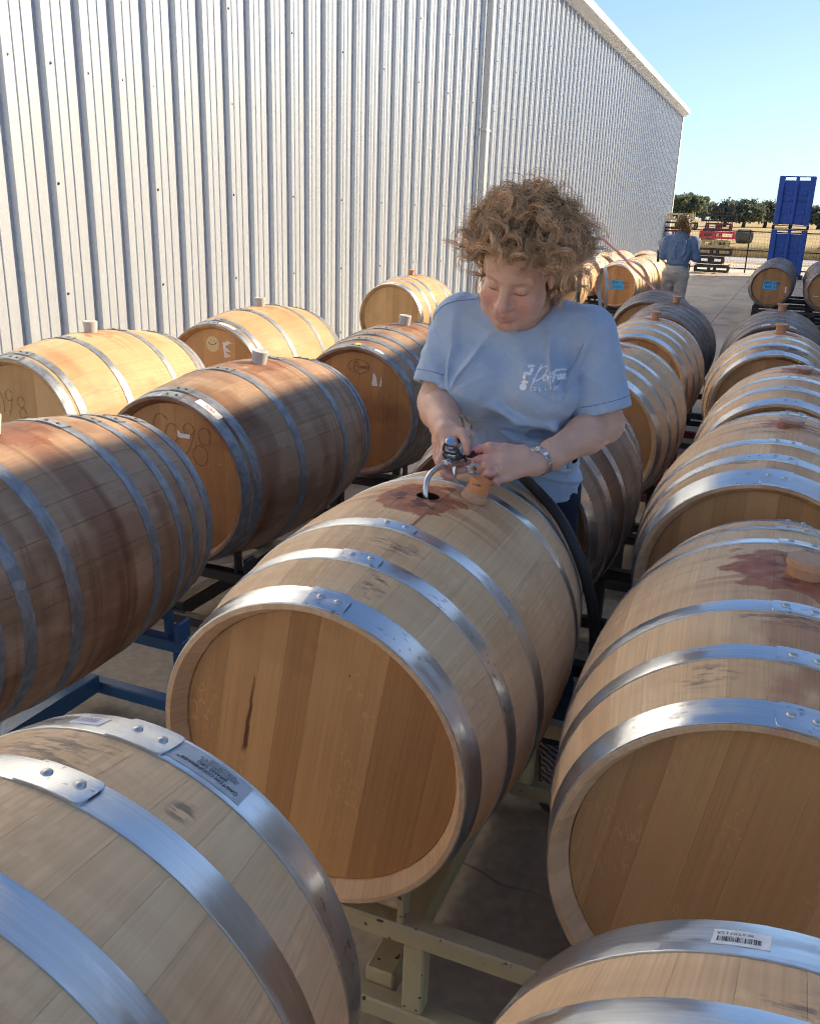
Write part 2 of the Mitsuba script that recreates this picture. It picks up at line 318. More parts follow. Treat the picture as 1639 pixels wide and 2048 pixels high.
def extr(poly_xz, y0, y1):
    """extrude an (x, z) polygon along y"""
    P = np.array(poly_xz); n = len(P)
    g = trimesh.creation.extrude_polygon(Polygon(P), y1 - y0, engine='earcut')
    V = g.vertices; g.vertices = np.stack([V[:, 0], y0 + V[:, 2], V[:, 1]], 1); g.invert(); g.fix_normals(); return g
part(hall, 'eave_gutter', extr([(WX + 0.055, WZ - 0.04), (WX + 0.20, WZ + 0.05), (WX + 0.225, WZ + 0.05), (WX + 0.225, WZ + 0.185), (WX + 0.20, WZ + 0.185), (WX - 0.1, WZ + 0.17), (WX - 0.1, WZ - 0.04)], WY0 - 0.1, WY1 + 0.17), 'mat_trim')
part(hall, 'roof', extr([(WX + 0.19, WZ + 0.19), (-13.2, WZ + 0.95), (-22.4, WZ + 0.19), (-22.4, WZ + 0.15), (-13.2, WZ + 0.91), (WX + 0.19, WZ + 0.15)], WY0 - 0.1, WY1 + 0.1), 'mat_downspout')
part(hall, 'end_wall', bx((-22.0, WY1 - 0.1, 0), (WX - 0.13, WY1, WZ)), 'mat_galvalume')
part(hall, 'corner_trim', cbx((WX - 0.14, WY1 + 0.002, 0.03), (WX + 0.058, WY1 + 0.02, WZ), 0.004), 'mat_trim')
part(hall, 'corner_trim', cbx((WX + 0.05, WY1 - 0.16, 0.03), (WX + 0.062, WY1 + 0.001, WZ - 0.05), 0.004), 'mat_trim')
ds = part(hall, 'downspout', cat([cbx((WX + 0.055, 11.93, 0.15), (WX + 0.135, 12.07, WZ - 0.02), 0.008)]), 'mat_downspout')
for z in (0.9, 2.6, 4.2): part(ds, 'strap', cbx((WX + 0.05, 11.90, z), (WX + 0.139, 12.10, z + 0.03), 0.002), 'mat_downspout')

# ---------------------------------------------------------------- the building across the yard (outside the frame, its shade lies over the barrels)
opp = thing('facing_building', 'low building along the right side of the yard, outside the frame', 'building')
part(opp, 'wall', bx((2.85, 2.5, 0), (3.0, 34.6, 4.16)), 'mat_beige_wall')
part(opp, 'wall', bx((3.0, 34.45, 0), (15, 34.6, 4.16)), 'mat_beige_wall')
part(opp, 'wall', bx((3.0, 2.5, 0), (15, 2.65, 4.16)), 'mat_beige_wall')
part(opp, 'roof', extr([(2.68, 4.16), (2.68, 4.28), (9, 4.78), (15.2, 4.28), (15.2, 4.16)], 2.3, 34.8), 'mat_trim')
# ---------------------------------------------------------------- barrels
RB, RH, LN = 0.350, 0.2929, 0.947
def rad(s): return RB - (RB - RH) * (2 * s / LN) ** 2
class Barrel:
    def __init__(self, x, y, z, yaw):
        self.c = np.array([x, y, z]); c, s = math.cos(yaw), math.sin(yaw)
        self.px, self.ax, self.pz = np.array([c, -s, 0]), np.array([s, c, 0]), np.array([0, 0, 1.0])
    def w(self, P):
        P = np.asarray(P, float); return self.c + P[..., :1] * self.px + P[..., 1:2] * self.ax + P[..., 2:] * self.pz
    def on(self, s, ang, lift=0.0):
        """point on the staves at s metres along, ang degrees round from the top"""
        a = np.radians(ang); r = rad(np.asarray(s, float)) + lift
        return self.w(np.stack([r * np.sin(a), np.broadcast_to(s, np.shape(r)), r * np.cos(a)], -1))
def loc(r, a, s): return np.stack([r * np.sin(a), s + 0 * r, r * np.cos(a)], -1)
def stave_mesh(a0, a1, ns, gap=0.0002, dp=0.0004):
    """outer face, chime ends and inner bevels; vertices are doubled at the folds. returns V, F, s, turn"""
    S = np.linspace(-LN / 2, LN / 2, ns); w = a1 - a0
    A = np.array([a0 + gap, a0 + 0.004, a0 + 0.5 * w, a1 - 0.004, a1 - gap]); drop = np.array([dp, 0.0, 0.0, 0.0, dp])
    Sg, Ag = np.meshgrid(S, A, indexing='ij'); R = rad(Sg) - drop
    Vs, Fs, off = [], [], 0
    def strip(V, F):
        nonlocal off
        Vs.append(V); Fs.append(F + off); off += len(V)
    strip(loc(R, Ag, Sg).reshape(-1, 3), grid_faces(ns, 5)[:, ::-1])
    for e in (-1, 1):
        rows = [(e * LN / 2, rad(LN / 2)), (e * LN / 2, rad(LN / 2) - 0.009), (e * (LN / 2 - 0.03), rad(LN / 2) - 0.0245), (e * (LN / 2 - 0.09), rad(LN / 2) - 0.026)]
        for (sa, ra), (sb, rb) in zip(rows[:-1], rows[1:]):
            Ai = A[[0, 2, 4]]
            V = np.concatenate([loc(np.full(3, ra), Ai, np.full(3, sa)), loc(np.full(3, rb), Ai, np.full(3, sb))])
            F = grid_faces(2, 3); strip(V, F if e > 0 else F[:, ::-1])
    for k in ((0,), (4,)):
        i = k[0]
        dep = 0.0085 + np.clip((LN / 2 - np.abs(S)) / 0.03, 0, 1) * 0.0155
        V = np.concatenate([loc(rad(S) - dp, np.full(ns, A[i]), S), loc(rad(S) - dep, np.full(ns, A[i]), S)])
        F = grid_faces(2, ns); strip(V, F if i == 0 else F[:, ::-1])
    V = np.concatenate(Vs); F = np.concatenate(Fs)
    return V, F
def wood_uv(bid, idx, V):
    turn = np.arctan2(V[:, 0], V[:, 2]) / (2 * np.pi)
    return turn, V[:, 1]
def barrel(bid, label, x, y, z, yaw=0.0, n=28, ns=15, hoops=None, hoop_mat='mat_hoop_new', rivet='mat_rivet', group=None, hole=False, head_tilt=0.0, boards=8, lap=0.0, far=False, both=True):
    B = Barrel(x, y, z, yaw); r = np.random.default_rng(100 + bid)
    key = thing('wine_barrel', label, 'barrel', group); B.key = key; B.id = bid
    wd = r.uniform(0.72, 1.28, n); wd[0] = 1.0; ed = np.r_[0, np.cumsum(wd)] / wd.sum() * 2 * np.pi; ed += 0.16 - ed[1]   # the bung stave straddles the top
    joined = []
    for i in range(n):
        a0, a1 = ed[i], ed[i + 1]
        V, F = stave_mesh(a0, a1, ns, *((0.0007, 0.0010) if 10 <= bid < 20 or bid >= 40 else (0.0003, 0.0005)))
        turn = np.arctan2(V[:, 0], V[:, 2]) / (2 * np.pi)
        mid = 0.5 * (a0 + a1) / (2 * np.pi); turn = turn + np.round(mid - turn)      # keep a stave on one side of the seam
        if mid > 0.5: turn -= 1
        uv = np.stack([bid * 4 + 1 + turn, i * 4 + 1 + V[:, 1]], 1)
        if hole and i == 0:
            V, F, uv = bore(V, F, bid, i)
            part(key, 'stave', (B.w(V), F), 'mat_stave', smooth=False, uv=uv); continue
        if far: joined.append((B.w(V), F, uv)); continue
        part(key, 'stave', (B.w(V), F), 'mat_stave', smooth=True, uv=uv)
    if far:
        off = np.cumsum([0] + [len(v) for v, _, _ in joined])
        part(key, 'staves', (np.concatenate([v for v, _, _ in joined]), np.concatenate([f + o for (_, f, _), o in zip(joined, off)])), 'mat_stave', smooth=True, uv=np.concatenate([u for _, _, u in joined]), kind='stuff')
    # heads
    for e in ((-1, 1) if both else (-1,)):
        hr = rad(LN / 2) - 0.0265; bw = r.uniform(0.75, 1.25, boards); be = -hr + 2 * hr * np.r_[0, np.cumsum(bw)] / bw.sum()
        disc = Point(0, 0).buffer(hr, 40); head = None
        t = math.radians(head_tilt); jn = []
        for i in range(boards):
            g = disc.intersection(sbox(be[i] + 0.00012, -1, be[i + 1] - 0.00012, 1))
            if g.is_empty: continue
            m = trimesh.creation.extrude_polygon(g, 0.016, engine='earcut'); v = m.vertices
            zz = e * (LN / 2 - 0.034) - (v[:, 2] if e > 0 else -v[:, 2]) + e * 0.0008 * r.uniform(-0.6, 0.6)
            X, Y = v[:, 0] * math.cos(t) + v[:, 1] * math.sin(t), -v[:, 0] * math.sin(t) + v[:, 1] * math.cos(t)
            uv = np.stack([bid * 4 + 1 + v[:, 0], (i + 12 * (e > 0)) * 4 + 1 + v[:, 1]], 1)
            F = m.faces if e < 0 else m.faces
            W = B.w(np.stack([X, zz, Y], 1))
            if far: jn.append((W, F, uv)); continue
            if head is None: head = part(key, 'head', (W, F), 'mat_headboard', uv=uv)
            else: part(head, 'board', (W, F), 'mat_headboard', uv=uv)
        if far:
            off = np.cumsum([0] + [len(v) for v, _, _ in jn])
            part(key, 'head', (np.concatenate([v for v, _, _ in jn]), np.concatenate([f + o for (_, f, _), o in zip(jn, off)])), 'mat_headboard', uv=np.concatenate([u for _, _, u in jn]))
    # hoops: (s from, s to); the lap carries two rivets
    for i, (s0, s1) in enumerate(hoops):
        th, na = 0.0022, 72
        def band(A, lift, wid=None):
            sm, hw = 0.5 * (s0 + s1), 0.5 * (s1 - s0)
            rows = []
            for f, dl in ((-1, -0.0035), (-1, -0.0006), (-0.96, 0), (-0.4, 0.0), (0.4, 0.0), (0.96, 0), (1, -0.0006), (1, -0.0035)):
                ww = hw if wid is None else hw * wid
                s = sm + f * ww; rr = rad(s) + lift + dl
                rows.append(loc(rr + 0 * A, A, s + 0 * A))
            V = np.stack(rows, 1).reshape(-1, 3); return V, grid_faces(len(A), 8)
        A = np.linspace(-np.pi, np.pi, na + 1)
        V, F = band(A, th)
        uv = np.stack([bid * 4 + 1 + np.repeat(A, 8) / (2 * np.pi), i * 4 + 1 + V[:, 1]], 1)
        hk = part(key, 'hoop', (B.w(V), F), hoop_mat, smooth=True, uv=uv)
        lp = math.radians(lap + r.uniform(-1.5, 1.5)); span = math.radians(14 if not far else 12)
        At = np.r_[lp - 0.5 * span + np.array([0, .003, .007, .013, .02, .028]), np.linspace(lp - 0.5 * span + 0.05, lp + 0.5 * span, 6)]
        wid = np.r_[0.45, 0.68, 0.82, 0.92, 0.975, 0.995, np.ones(6)]
        if (s0 + s1 > 0) == (r.uniform() < 0.7): At = 2 * lp - At[::-1]; wid = wid[::-1]
        V, F = band(At, th + 0.0026, wid)
        uv = np.stack([bid * 4 + 1 + np.repeat(At, 8) / (2 * np.pi) + 0.37, i * 4 + 1 + V[:, 1]], 1)
        if not far: part(hk, 'lap', (B.w(V), F), hoop_mat, smooth=True, uv=uv)
        for da in (-3.1, 3.3):
            a = lp + math.radians(da + r.uniform(-0.4, 0.4)); s = 0.5 * (s0 + s1) + r.uniform(-0.003, 0.003)
            dome = lathe([(0, 0.0036), (0.0028, 0.0033), (0.0052, 0.0022), (0.0066, 0.0006), (0.0068, -0.003)], 10)
            rr = rad(s) + th + 0.0026; nrm = B.w(np.array([math.sin(a), 0, math.cos(a)])) - B.c; tx = np.cross(B.ax, nrm)
            M = frame(B.w(np.array([rr * math.sin(a), s, rr * math.cos(a)])), B.ax, np.cross(nrm, B.ax), nrm)
            part(hk, 'rivet', moved(dome, M), rivet, smooth=True)
    return B
def bore(V, F, bid, idx):
    """the bung stave of the open barrel with a hole of 50 mm bored through it"""
    a = np.arctan2(V[:, 0], V[:, 2]); a0, a1 = a.min(), a.max()
    S, A = np.r_[-LN / 2, -LN / 2 + 0.03, np.linspace(-LN / 2 + 0.04, LN / 2 - 0.04, 37), LN / 2 - 0.03, LN / 2], np.linspace(a0, a1, 9)
    Sg, Ag = np.meshgrid(S, A, indexing='ij'); n = Sg.size
    dep = 0.009 + np.clip((LN / 2 - np.abs(Sg)) / 0.03, 0, 1) * 0.0155
    top, bot = loc(rad(Sg), Ag, Sg).reshape(-1, 3), loc(rad(Sg) - dep, Ag, Sg).reshape(-1, 3)
    f = grid_faces(41, 9)[:, ::-1]; idxs = np.arange(n).reshape(41, 9)
    ring = np.r_[idxs[0, :], idxs[1:, -1], idxs[-1, -2::-1], idxs[-2:0:-1, 0]]; nx = np.roll(ring, -1)
    sides = np.concatenate([np.stack([ring, ring + n, nx], 1), np.stack([nx, ring + n, nx + n], 1)])
    m = trimesh.Trimesh(np.concatenate([top, bot]), np.concatenate([f, f[:, ::-1] + n, sides]), process=False); m.fix_normals()
    cyl = trimesh.creation.cylinder(0.0245, 0.2, sections=40); am = math.radians(4.3)
    cyl.apply_transform(frame(loc(np.array(0.35), am, 0.025), (math.cos(am), 0, -math.sin(am)), (0, 1, 0), (math.sin(am), 0, math.cos(am))))
    r = m3.Manifold(m3.Mesh(m.vertices.astype(np.float32), m.faces.astype(np.uint32))) - m3.Manifold(m3.Mesh(cyl.vertices.astype(np.float32), cyl.faces.astype(np.uint32)))
    q = r.to_mesh(); V, F = np.array(q.vert_properties[:, :3], float), np.array(q.tri_verts)
    return V, F, np.stack([bid * 4 + 1 + np.arctan2(V[:, 0], V[:, 2]) / (2 * np.pi), idx * 4 + 1 + V[:, 1]], 1)

H6 = [(-0.472, -0.422), (-0.328, -0.293), (-0.186, -0.151), (0.151, 0.186), (0.293, 0.328), (0.422, 0.472)]
H8 = [(-0.472, -0.43), (-0.375, -0.34), (-0.292, -0.26), (-0.165, -0.13), (0.13, 0.165), (0.26, 0.292), (0.34, 0.375), (0.43, 0.472)]
HL2 = [(-0.472, -0.432), (-0.418, -0.383), (-0.180, -0.143), (0.143, 0.180), (0.383, 0.418), (0.432, 0.472)]
HR2 = [(-0.472, -0.392), (-0.335, -0.300), (-0.216, -0.184), (0.184, 0.216), (0.300, 0.335), (0.392, 0.472)]
BZ = 0.65
def rd(d): return math.radians(d)
b = {}
b['C0'] = barrel(0, 'pale oak barrel in the near left corner, printed grey sticker on its end hoop', -0.620, 0.254, BZ + 0.013, rd(-1.3), hoops=[(-0.472, -0.422), (-0.34, -0.3), (-0.19, -0.145), (0.14, 0.185), (0.29, 0.335), (0.418, 0.473)], ns=21, lap=5.5, head_tilt=9)
b['C1'] = barrel(1, 'pale oak barrel with an open bung hole and a steel spout dipping into it', -0.657, 1.644, BZ - 0.026, rd(-0.7), hoops=H6, ns=21, hole=True, lap=4.5, head_tilt=9, boards=9)
b['R0'] = barrel(2, 'pale oak barrel in the near right corner, white barcode label on its hoop', 0.112, 0.259, BZ - 0.014, rd(1.3), hoops=[(-0.472, -0.422), (-0.33, -0.29), (-0.18, -0.145), (0.15, 0.185), (0.305, 0.345), (0.415, 0.473)], ns=21, lap=12, head_tilt=9)
b['R1'] = barrel(3, 'pale oak barrel at the right edge, wide violet wine stain round its bung', 0.082, 1.613, BZ - 0.041, rd(-0.5), hoops=H6, ns=21, lap=3.5, head_tilt=9, boards=9)
b['R2'] = barrel(4, 'pale oak barrel with a double width end hoop, behind the violet stained barrel', 0.059, 2.671, BZ + 0.008, rd(2.4), hoops=HR2, lap=2)
b['R3'] = barrel(5, 'pale oak barrel second behind the violet stained one, flat pinkish bung, clean hoops', 0.099, 3.826, BZ, rd(3.6), hoops=H6, lap=0)
b['R4'] = barrel(9, 'oak barrel with black spilt wine over its front hoops', 0.012, 5.179, BZ, rd(-0.7), hoops=H6, lap=-1)
b['R5'] = barrel(13, 'dark grey barrel at the far end of the right hand row', -0.006, 6.609, BZ, rd(0.2), hoops=H8, hoop_mat='mat_hoop_old', rivet='mat_rivet_dark', lap=2)
b['C2'] = barrel(40, 'shaded oak barrel half hidden behind the woman\'s hip', -0.694, 2.827, BZ - 0.003, rd(-0.3), hoops=H6, lap=0)
b['C3'] = barrel(6, 'oak barrel whose head shows just right of the woman\'s elbow', -0.679, 4.092, BZ, 0.0, hoops=H6, lap=0)
b['C4'] = barrel(7, 'oak barrel right of the bending woman\'s shoulder, pinkish stained staves', -0.725, 5.569, BZ - 0.012, rd(-0.1), hoops=H6, lap=-2)
b['C5'] = barrel(14, 'grey old barrel with a tan bung beside the open concrete, middle row', -0.754, 6.824, BZ - 0.007, rd(-0.1), hoops=H8, hoop_mat='mat_hoop_old', rivet='mat_rivet_dark', lap=0)
b['C6'] = barrel(15, 'bungless grey barrel just below the end of the red hose', -0.981, 7.840, BZ, 0.0, hoops=H8, hoop_mat='mat_hoop_old', rivet='mat_rivet_dark', lap=0)
b['L1'] = barrel(10, 'reddish brown old barrel at the left edge, half sunlit, half shaded', -1.735, 1.575, BZ + 0.002, rd(-0.5), hoops=H8, hoop_mat='mat_hoop_old', rivet='mat_rivet_dark', ns=21, lap=8)
b['L2'] = barrel(11, 'old barrel with looping branded numerals and white tape on its orange head', -1.824, 2.839, BZ - 0.006, rd(1.6), hoops=HL2, hoop_mat='mat_hoop_old', rivet='mat_rivet_dark', ns=19, lap=3)
b['L3'] = barrel(12, 'old barrel with an oval mark and two torn white strips on its head', -1.737, 4.051, BZ + 0.023, rd(-0.4), hoops=H8, hoop_mat='mat_hoop_old', rivet='mat_rivet_dark', lap=-1)
b['FL1'] = barrel(20, 'honey coloured sunlit barrel at the left edge by the metal wall', -2.752, 3.068, BZ + 0.007, rd(0.1), hoops=HL2, hoop_mat='mat_hoop_old', rivet='mat_rivet_dark', lap=2)
b['FL2'] = barrel(21, 'honey coloured barrel with a round pale sticker and torn paper on its head', -2.725, 4.394, BZ + 0.017, rd(0.1), hoops=HL2, hoop_mat='mat_hoop_old', rivet='mat_rivet_dark', lap=0)
b['FL3'] = barrel(22, 'clean sunlit barrel with bright hoops standing behind the woman\'s right shoulder', -3.204, 7.799, BZ + 0.008, rd(0.1), hoops=H6, lap=0)

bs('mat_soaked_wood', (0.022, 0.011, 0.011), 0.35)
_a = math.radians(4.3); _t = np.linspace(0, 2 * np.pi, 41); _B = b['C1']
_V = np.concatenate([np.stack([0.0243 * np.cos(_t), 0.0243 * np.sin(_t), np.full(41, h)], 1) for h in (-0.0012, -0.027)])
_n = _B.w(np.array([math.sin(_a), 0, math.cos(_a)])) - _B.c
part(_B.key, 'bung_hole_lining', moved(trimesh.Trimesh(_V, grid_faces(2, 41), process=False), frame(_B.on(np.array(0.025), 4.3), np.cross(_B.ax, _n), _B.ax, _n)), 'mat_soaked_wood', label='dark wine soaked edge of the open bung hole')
# ---------------------------------------------------------------- racks
def rack(label, xs, y, yaw, mat, z=0.0, dz=0.0, group=None, sticker=False, cradle=True, wide=0.235, depth=0.395, zs=1.0, fat=1.0):
    """two-barrel steel rack: front and rear frames (upper and lower beam, posts, cradles, feet) joined by fork tubes. xs: the two barrel axes"""
    k = thing('barrel_rack', label, 'barrel rack', group)
    xc = 0.5 * (xs[0] + xs[1]); c, s = math.cos(yaw), math.sin(yaw)
    M = np.eye(4); M[:3, 0], M[:3, 1], M[:3, 2], M[:3, 3] = (c, -s, 0), (s, c, 0), (0, 0, zs), (xc, y, z)
    h = [x - xc for x in xs]; x0, x1 = h[0] - wide, h[1] + wide
    P = lambda name, m, sm=False: part(k, name, moved(m, M), mat, smooth=sm)
    top, low = 0.302 + dz, 0.088
    for e in (-1, 1):
        Y = e * depth
        P('upper_beam', cbx((x0, Y - 0.02 * fat, top - 0.042 * fat), (x1, Y + 0.02 * fat, top)))
        P('lower_beam', cbx((x0, Y - 0.02 * fat, low - 0.042), (x1, Y + 0.02 * fat, low - 0.042 + 0.042 * fat)))
        for X in (x0 + 0.02, h[0] + 0.205, h[1] - 0.205, x1 - 0.02):
            P('post', cbx((X - 0.021 * fat, Y - 0.0185 * fat, low - 0.042 + 0.043 * fat), (X + 0.021 * fat, Y + 0.0185 * fat, top - 0.043 * fat)))
        for X in (x0 + 0.012, x1 - 0.012):
            P('upright', cbx((X - 0.008, Y - 0.03, top + 0.001), (X + 0.008, Y + 0.03, top + 0.062), 0.003))
            P('foot', tube([(X, Y - 0.045, low - 0.045), (X, Y - 0.05, 0.03), (X, Y - 0.03, 0.008), (X, Y + 0.03, 0.008), (X, Y + 0.05, 0.03), (X, Y + 0.045, low - 0.045)], 0.0075, 6), True)
        if cradle:
            for X in h:
                a = np.linspace(-0.62, 0.62, 13); r = rad(e * depth) + 0.0035
                ring = lambda rr, yy: np.stack([X + rr * np.sin(a), np.full_like(a, yy), BZ - rr * np.cos(a)], 1)
                V = np.concatenate([ring(r, Y - 0.022), ring(r, Y + 0.022), ring(r + 0.005, Y + 0.022), ring(r + 0.005, Y - 0.022)])
                n = len(a); F = []
                for q in range(4):
                    A0, B0 = q * n, ((q + 1) % 4) * n
                    for t in range(n - 1): F += [(A0 + t, B0 + t, B0 + t + 1), (A0 + t, B0 + t + 1, A0 + t + 1)]
                P('cradle', trimesh.Trimesh(V, np.array(F)[:, ::-1], process=False))
                for sx in (-0.175, 0.175):
                    zz = BZ - math.sqrt(r * r - sx * sx) - 0.002
                    P('cradle_post', cbx((X + sx - 0.006, Y - 0.018, top + 0.0005), (X + sx + 0.006, Y + 0.018, max(zz, top + 0.004)), 0.002))
    for X in (h[0] + 0.12, h[1] - 0.12):
        P('fork_tube', cbx((X - 0.03, -depth + 0.021, low - 0.03), (X + 0.03, depth - 0.021, low + 0.03)))
    if sticker:
        part(k, 'sticker', moved(cbx((h[0] + 0.30, -depth - 0.0225, top - 0.036), (h[0] + 0.36, -depth - 0.021, top - 0.004), 0.0005), M), 'mat_paper')
    return k
R = rack
R('cream painted barrel rack under the near corner barrels', (-0.62, 0.112), 0.257, 0.0, 'mat_rack_cream')
R('cream painted barrel rack under the open barrel and its stained neighbour', (-0.657, 0.082), 1.63, 0.0, 'mat_rack_cream', dz=-0.014)
R('black barrel rack standing behind the woman', (-0.694, 0.059), 2.75, rd(1), 'mat_rack_black')
R('black barrel rack under the barrel by the woman\'s elbow', (-0.679, 0.099), 3.96, rd(1.5), 'mat_rack_black')
R('dark red barrel rack with a white sticker between the two right rows', (-0.70, 0.05), 5.30, rd(-0.5), 'mat_rack_red', sticker=True)
R('black barrel rack at the far end of the two right rows', (-0.754, -0.006), 6.70, 0.0, 'mat_rack_black')
R('black barrel rack under the last grey barrel before the red hose', (-1.75, -0.981), 7.84, 0.0, 'mat_rack_black')
R('blue painted barrel rack under the reddish barrel at the left edge', (-2.50, -1.735), 1.575, 0.0, 'mat_rack_blue')
R('black barrel rack under the barrel with branded numerals', (-2.752, -1.824), 2.90, rd(1), 'mat_rack_black')
R('black barrel rack under the barrel with the oval mark', (-2.725, -1.737), 4.2, 0.0, 'mat_rack_black')
R('black barrel rack against the wall under the clean sunlit barrel', (-3.204, -2.42), 7.8, 0.0, 'mat_rack_black')

# ---------------------------------------------------------------- bungs
def bung(B, label, kind, mat, s=0.012, ang=3.0, tilt=0.0):
    key = numbered('barrel_bung'); lab(key, label, 'bung', None)
    prof = {'grey': [(0, 0.040), (0.012, 0.0405), (0.020, 0.0445), (0.0285, 0.0465), (0.0305, 0.0445), (0.0305, 0.040), (0.0262, 0.0), (0.0235, -0.03), (0, -0.03)],
            'tall': [(0, 0.046), (0.0325, 0.046), (0.0345, 0.044), (0.0345, 0.038), (0.0325, 0.036), (0.0275, 0.034), (0.0240, 0.0), (0.0235, -0.03), (0, -0.03)],
            'flat': [(0, 0.031), (0.033, 0.031), (0.036, 0.029), (0.0365, 0.017), (0.035, 0.0155), (0.0325, 0.0145), (0.0305, 0.0), (0.0235, -0.02), (0, -0.02)],
            'low': [(0, 0.017), (0.032, 0.0175), (0.0345, 0.016), (0.0345, 0.009), (0.029, 0.006), (0.0245, 0.0), (0.0235, -0.02), (0, -0.02)]}[kind]
    m = lathe(prof[::-1], 36)
    a = math.radians(ang); nrm = B.w(np.array([math.sin(a), 0, math.cos(a)])) - B.c
    ax = B.ax * math.cos(tilt) + 0; nn = nrm + tilt * B.px; nn /= np.linalg.norm(nn); xx = np.cross(B.ax, nn); xx /= np.linalg.norm(xx)
    add(key, moved(m, frame(B.on(np.array(s), ang, 0.0005), xx, np.cross(nn, xx), nn)), mat, smooth=35)
bung(b['L1'], 'grey bung cut by the left edge on the reddish barrel', 'grey', 'mat_bung_grey', -0.03, 2)
bung(b['L2'], 'grey bung casting a shadow on the barrel with branded numerals', 'grey', 'mat_bung_grey', 0.016, 8)
bung(b['L3'], 'grey bung on the barrel with the oval mark', 'grey', 'mat_bung_grey', 0.02, 6)
bung(b['FL1'], 'grey bung on the honey coloured barrel nearest the left edge', 'grey', 'mat_bung_grey', 0.0, 0)
bung(b['FL2'], 'grey bung on the honey coloured barrel with the round sticker', 'grey', 'mat_bung_grey', 0.01, 0)
bung(b['FL3'], 'brown bung on the clean sunlit barrel by the wall', 'tall', 'mat_bung_tan', 0.0, 0)
bung(b['R1'], 'flat tan bung in the wide violet stain at the right edge', 'flat', 'mat_bung_tan', -0.012, 4.2)
bung(b['R2'], 'flat pinkish bung on the barrel with the double width hoop', 'low', 'mat_bung_pink', 0.0, 2)
bung(b['R3'], 'flat pinkish bung on the third barrel of the right hand row', 'low', 'mat_bung_pink', -0.02, 3)
bung(b['R4'], 'tan flanged bung on the barrel with black spilt wine', 'tall', 'mat_bung_tan', 0.0, 0)
bung(b['R5'], 'tall tan bung on the dark grey barrel of the right hand row', 'tall', 'mat_bung_tan', -0.02, 1)
bung(b['C4'], 'low tan bung on the barrel with pinkish stained staves', 'tall', 'mat_bung_tan', 0.0, 4.5)
bung(b['C5'], 'tan bung on the last grey barrel of the middle row', 'tall', 'mat_bung_tan', 0.0, 6)
# the bung taken out of the open barrel stands upside down beside the hole
B1 = b['C1']
up = thing('barrel_bung', 'terracotta coloured bung standing upside down beside the open bung hole', 'bung')
a = math.radians(17.5); nrm = B1.w(np.array([math.sin(a), 0, math.cos(a)])) - B1.c
M = frame(B1.on(np.array(0.098), 17.5, 0.0005), np.cross(B1.ax, nrm), B1.ax, nrm)
part(up, 'flange', moved(lathe([(0, 0), (0.0275, 0.0), (0.0295, 0.002), (0.0295, 0.009), (0.0285, 0.0115), (0.0262, 0.013), (0.025, 0.016), (0.0242, 0.024)], 40), M), 'mat_bung_tan', smooth=35)
part(up, 'plug', moved(lathe([(0.0242, 0.0235), (0.0205, 0.0475), (0.0198, 0.0495), (0.018, 0.0500), (0.014, 0.0482), (0, 0.0480)], 40), M), 'mat_bung_orange', smooth=35)
for q, (aa, zz, ss) in enumerate([(-1.7, 0.040, 0.0022), (-1.5, 0.0415, 0.003), (-1.35, 0.042, 0.0028), (-2.0, 0.0385, 0.002), (-1.25, 0.041, 0.002)]):
    rr = 0.0242 - (zz - 0.0235) * 0.154
    t0 = trimesh.creation.icosphere(subdivisions=1, radius=ss); t0.apply_scale((1, 1, 0.6)); t0.apply_transform(frame((rr * math.cos(aa), rr * math.sin(aa), zz), (-math.sin(aa), math.cos(aa), 0), (0, 0, 1), (math.cos(aa), math.sin(aa), 0)))
    t0.apply_translation((-0.0008 * math.cos(aa), -0.0008 * math.sin(aa), 0)); part(up, 'wine_drop', moved(t0, M), 'mat_brand', smooth=True)

# ---------------------------------------------------------------- print, brands and labels on the barrels
def head_pts(B, P, lift=0.0018, e=-1):
    P = np.asarray(P, float); return B.w(np.stack([P[:, 0], np.full(len(P), e * (LN / 2 - 0.034 + lift)), P[:, 1]], 1))
def flat_poly(B, key, name, poly, mat, lift=0.0018, th=0.0005):
    m = trimesh.creation.extrude_polygon(poly, th, engine='earcut'); v = m.vertices.copy()
    W = B.w(np.stack([v[:, 0], -(LN / 2 - 0.034 + lift + v[:, 2]), v[:, 1]], 1))
    return part(key, name, trimesh.Trimesh(W, m.faces[:, ::-1], process=False), mat)
from shapely.geometry import LineString
from shapely.ops import unary_union
def strokes(lines, w): return unary_union([LineString(spline(l, 8 * len(l)) if len(l) > 2 else l).buffer(w / 2) for l in lines])
def polys(g): return list(getattr(g, 'geoms', [g]))
def draw(B, name, g, mat, lift=0.0018):
    ms = []
    for q in polys(g):
        m = trimesh.creation.extrude_polygon(q, 0.0004, engine='earcut'); v = m.vertices
        ms.append(trimesh.Trimesh(B.w(np.stack([v[:, 0], -(LN / 2 - 0.034 + lift + v[:, 2]), v[:, 1]], 1)), m.faces[:, ::-1], process=False))
    return part(B.key, name, cat(ms), mat)
def ell(cx, cy, rx, ry, n=40, t0=0.0): t = np.linspace(0, 2 * np.pi, n) + t0; return np.stack([cx + rx * np.cos(t), cy + ry * np.sin(t)], 1)
B = b['L2']
draw(B, 'branded_numerals', strokes([ell(-0.049, 0.192, 0.03, 0.034)[3:30], ell(-0.003, 0.166, 0.027, 0.031)[5:39], ell(0.066, 0.187, 0.021, 0.019)[0:38], [(0.087, 0.188), (0.084, 0.165), (0.071, 0.128), (0.05, 0.098)],
     ell(0.129, 0.169, 0.025, 0.029)[0:39], ell(0.110, 0.102, 0.030, 0.034)[0:39]], 0.0018), 'mat_brand')
draw(B, 'tape_scrap', Polygon([(0.019, 0.177), (0.028, 0.176), (0.033, 0.169), (0.073, 0.170), (0.069, 0.153), (0.020, 0.154)]), 'mat_paper')
B = b['L3']
ring = LineString(ell(0.009, 0.205, 0.052, 0.031)).buffer(0.0012)
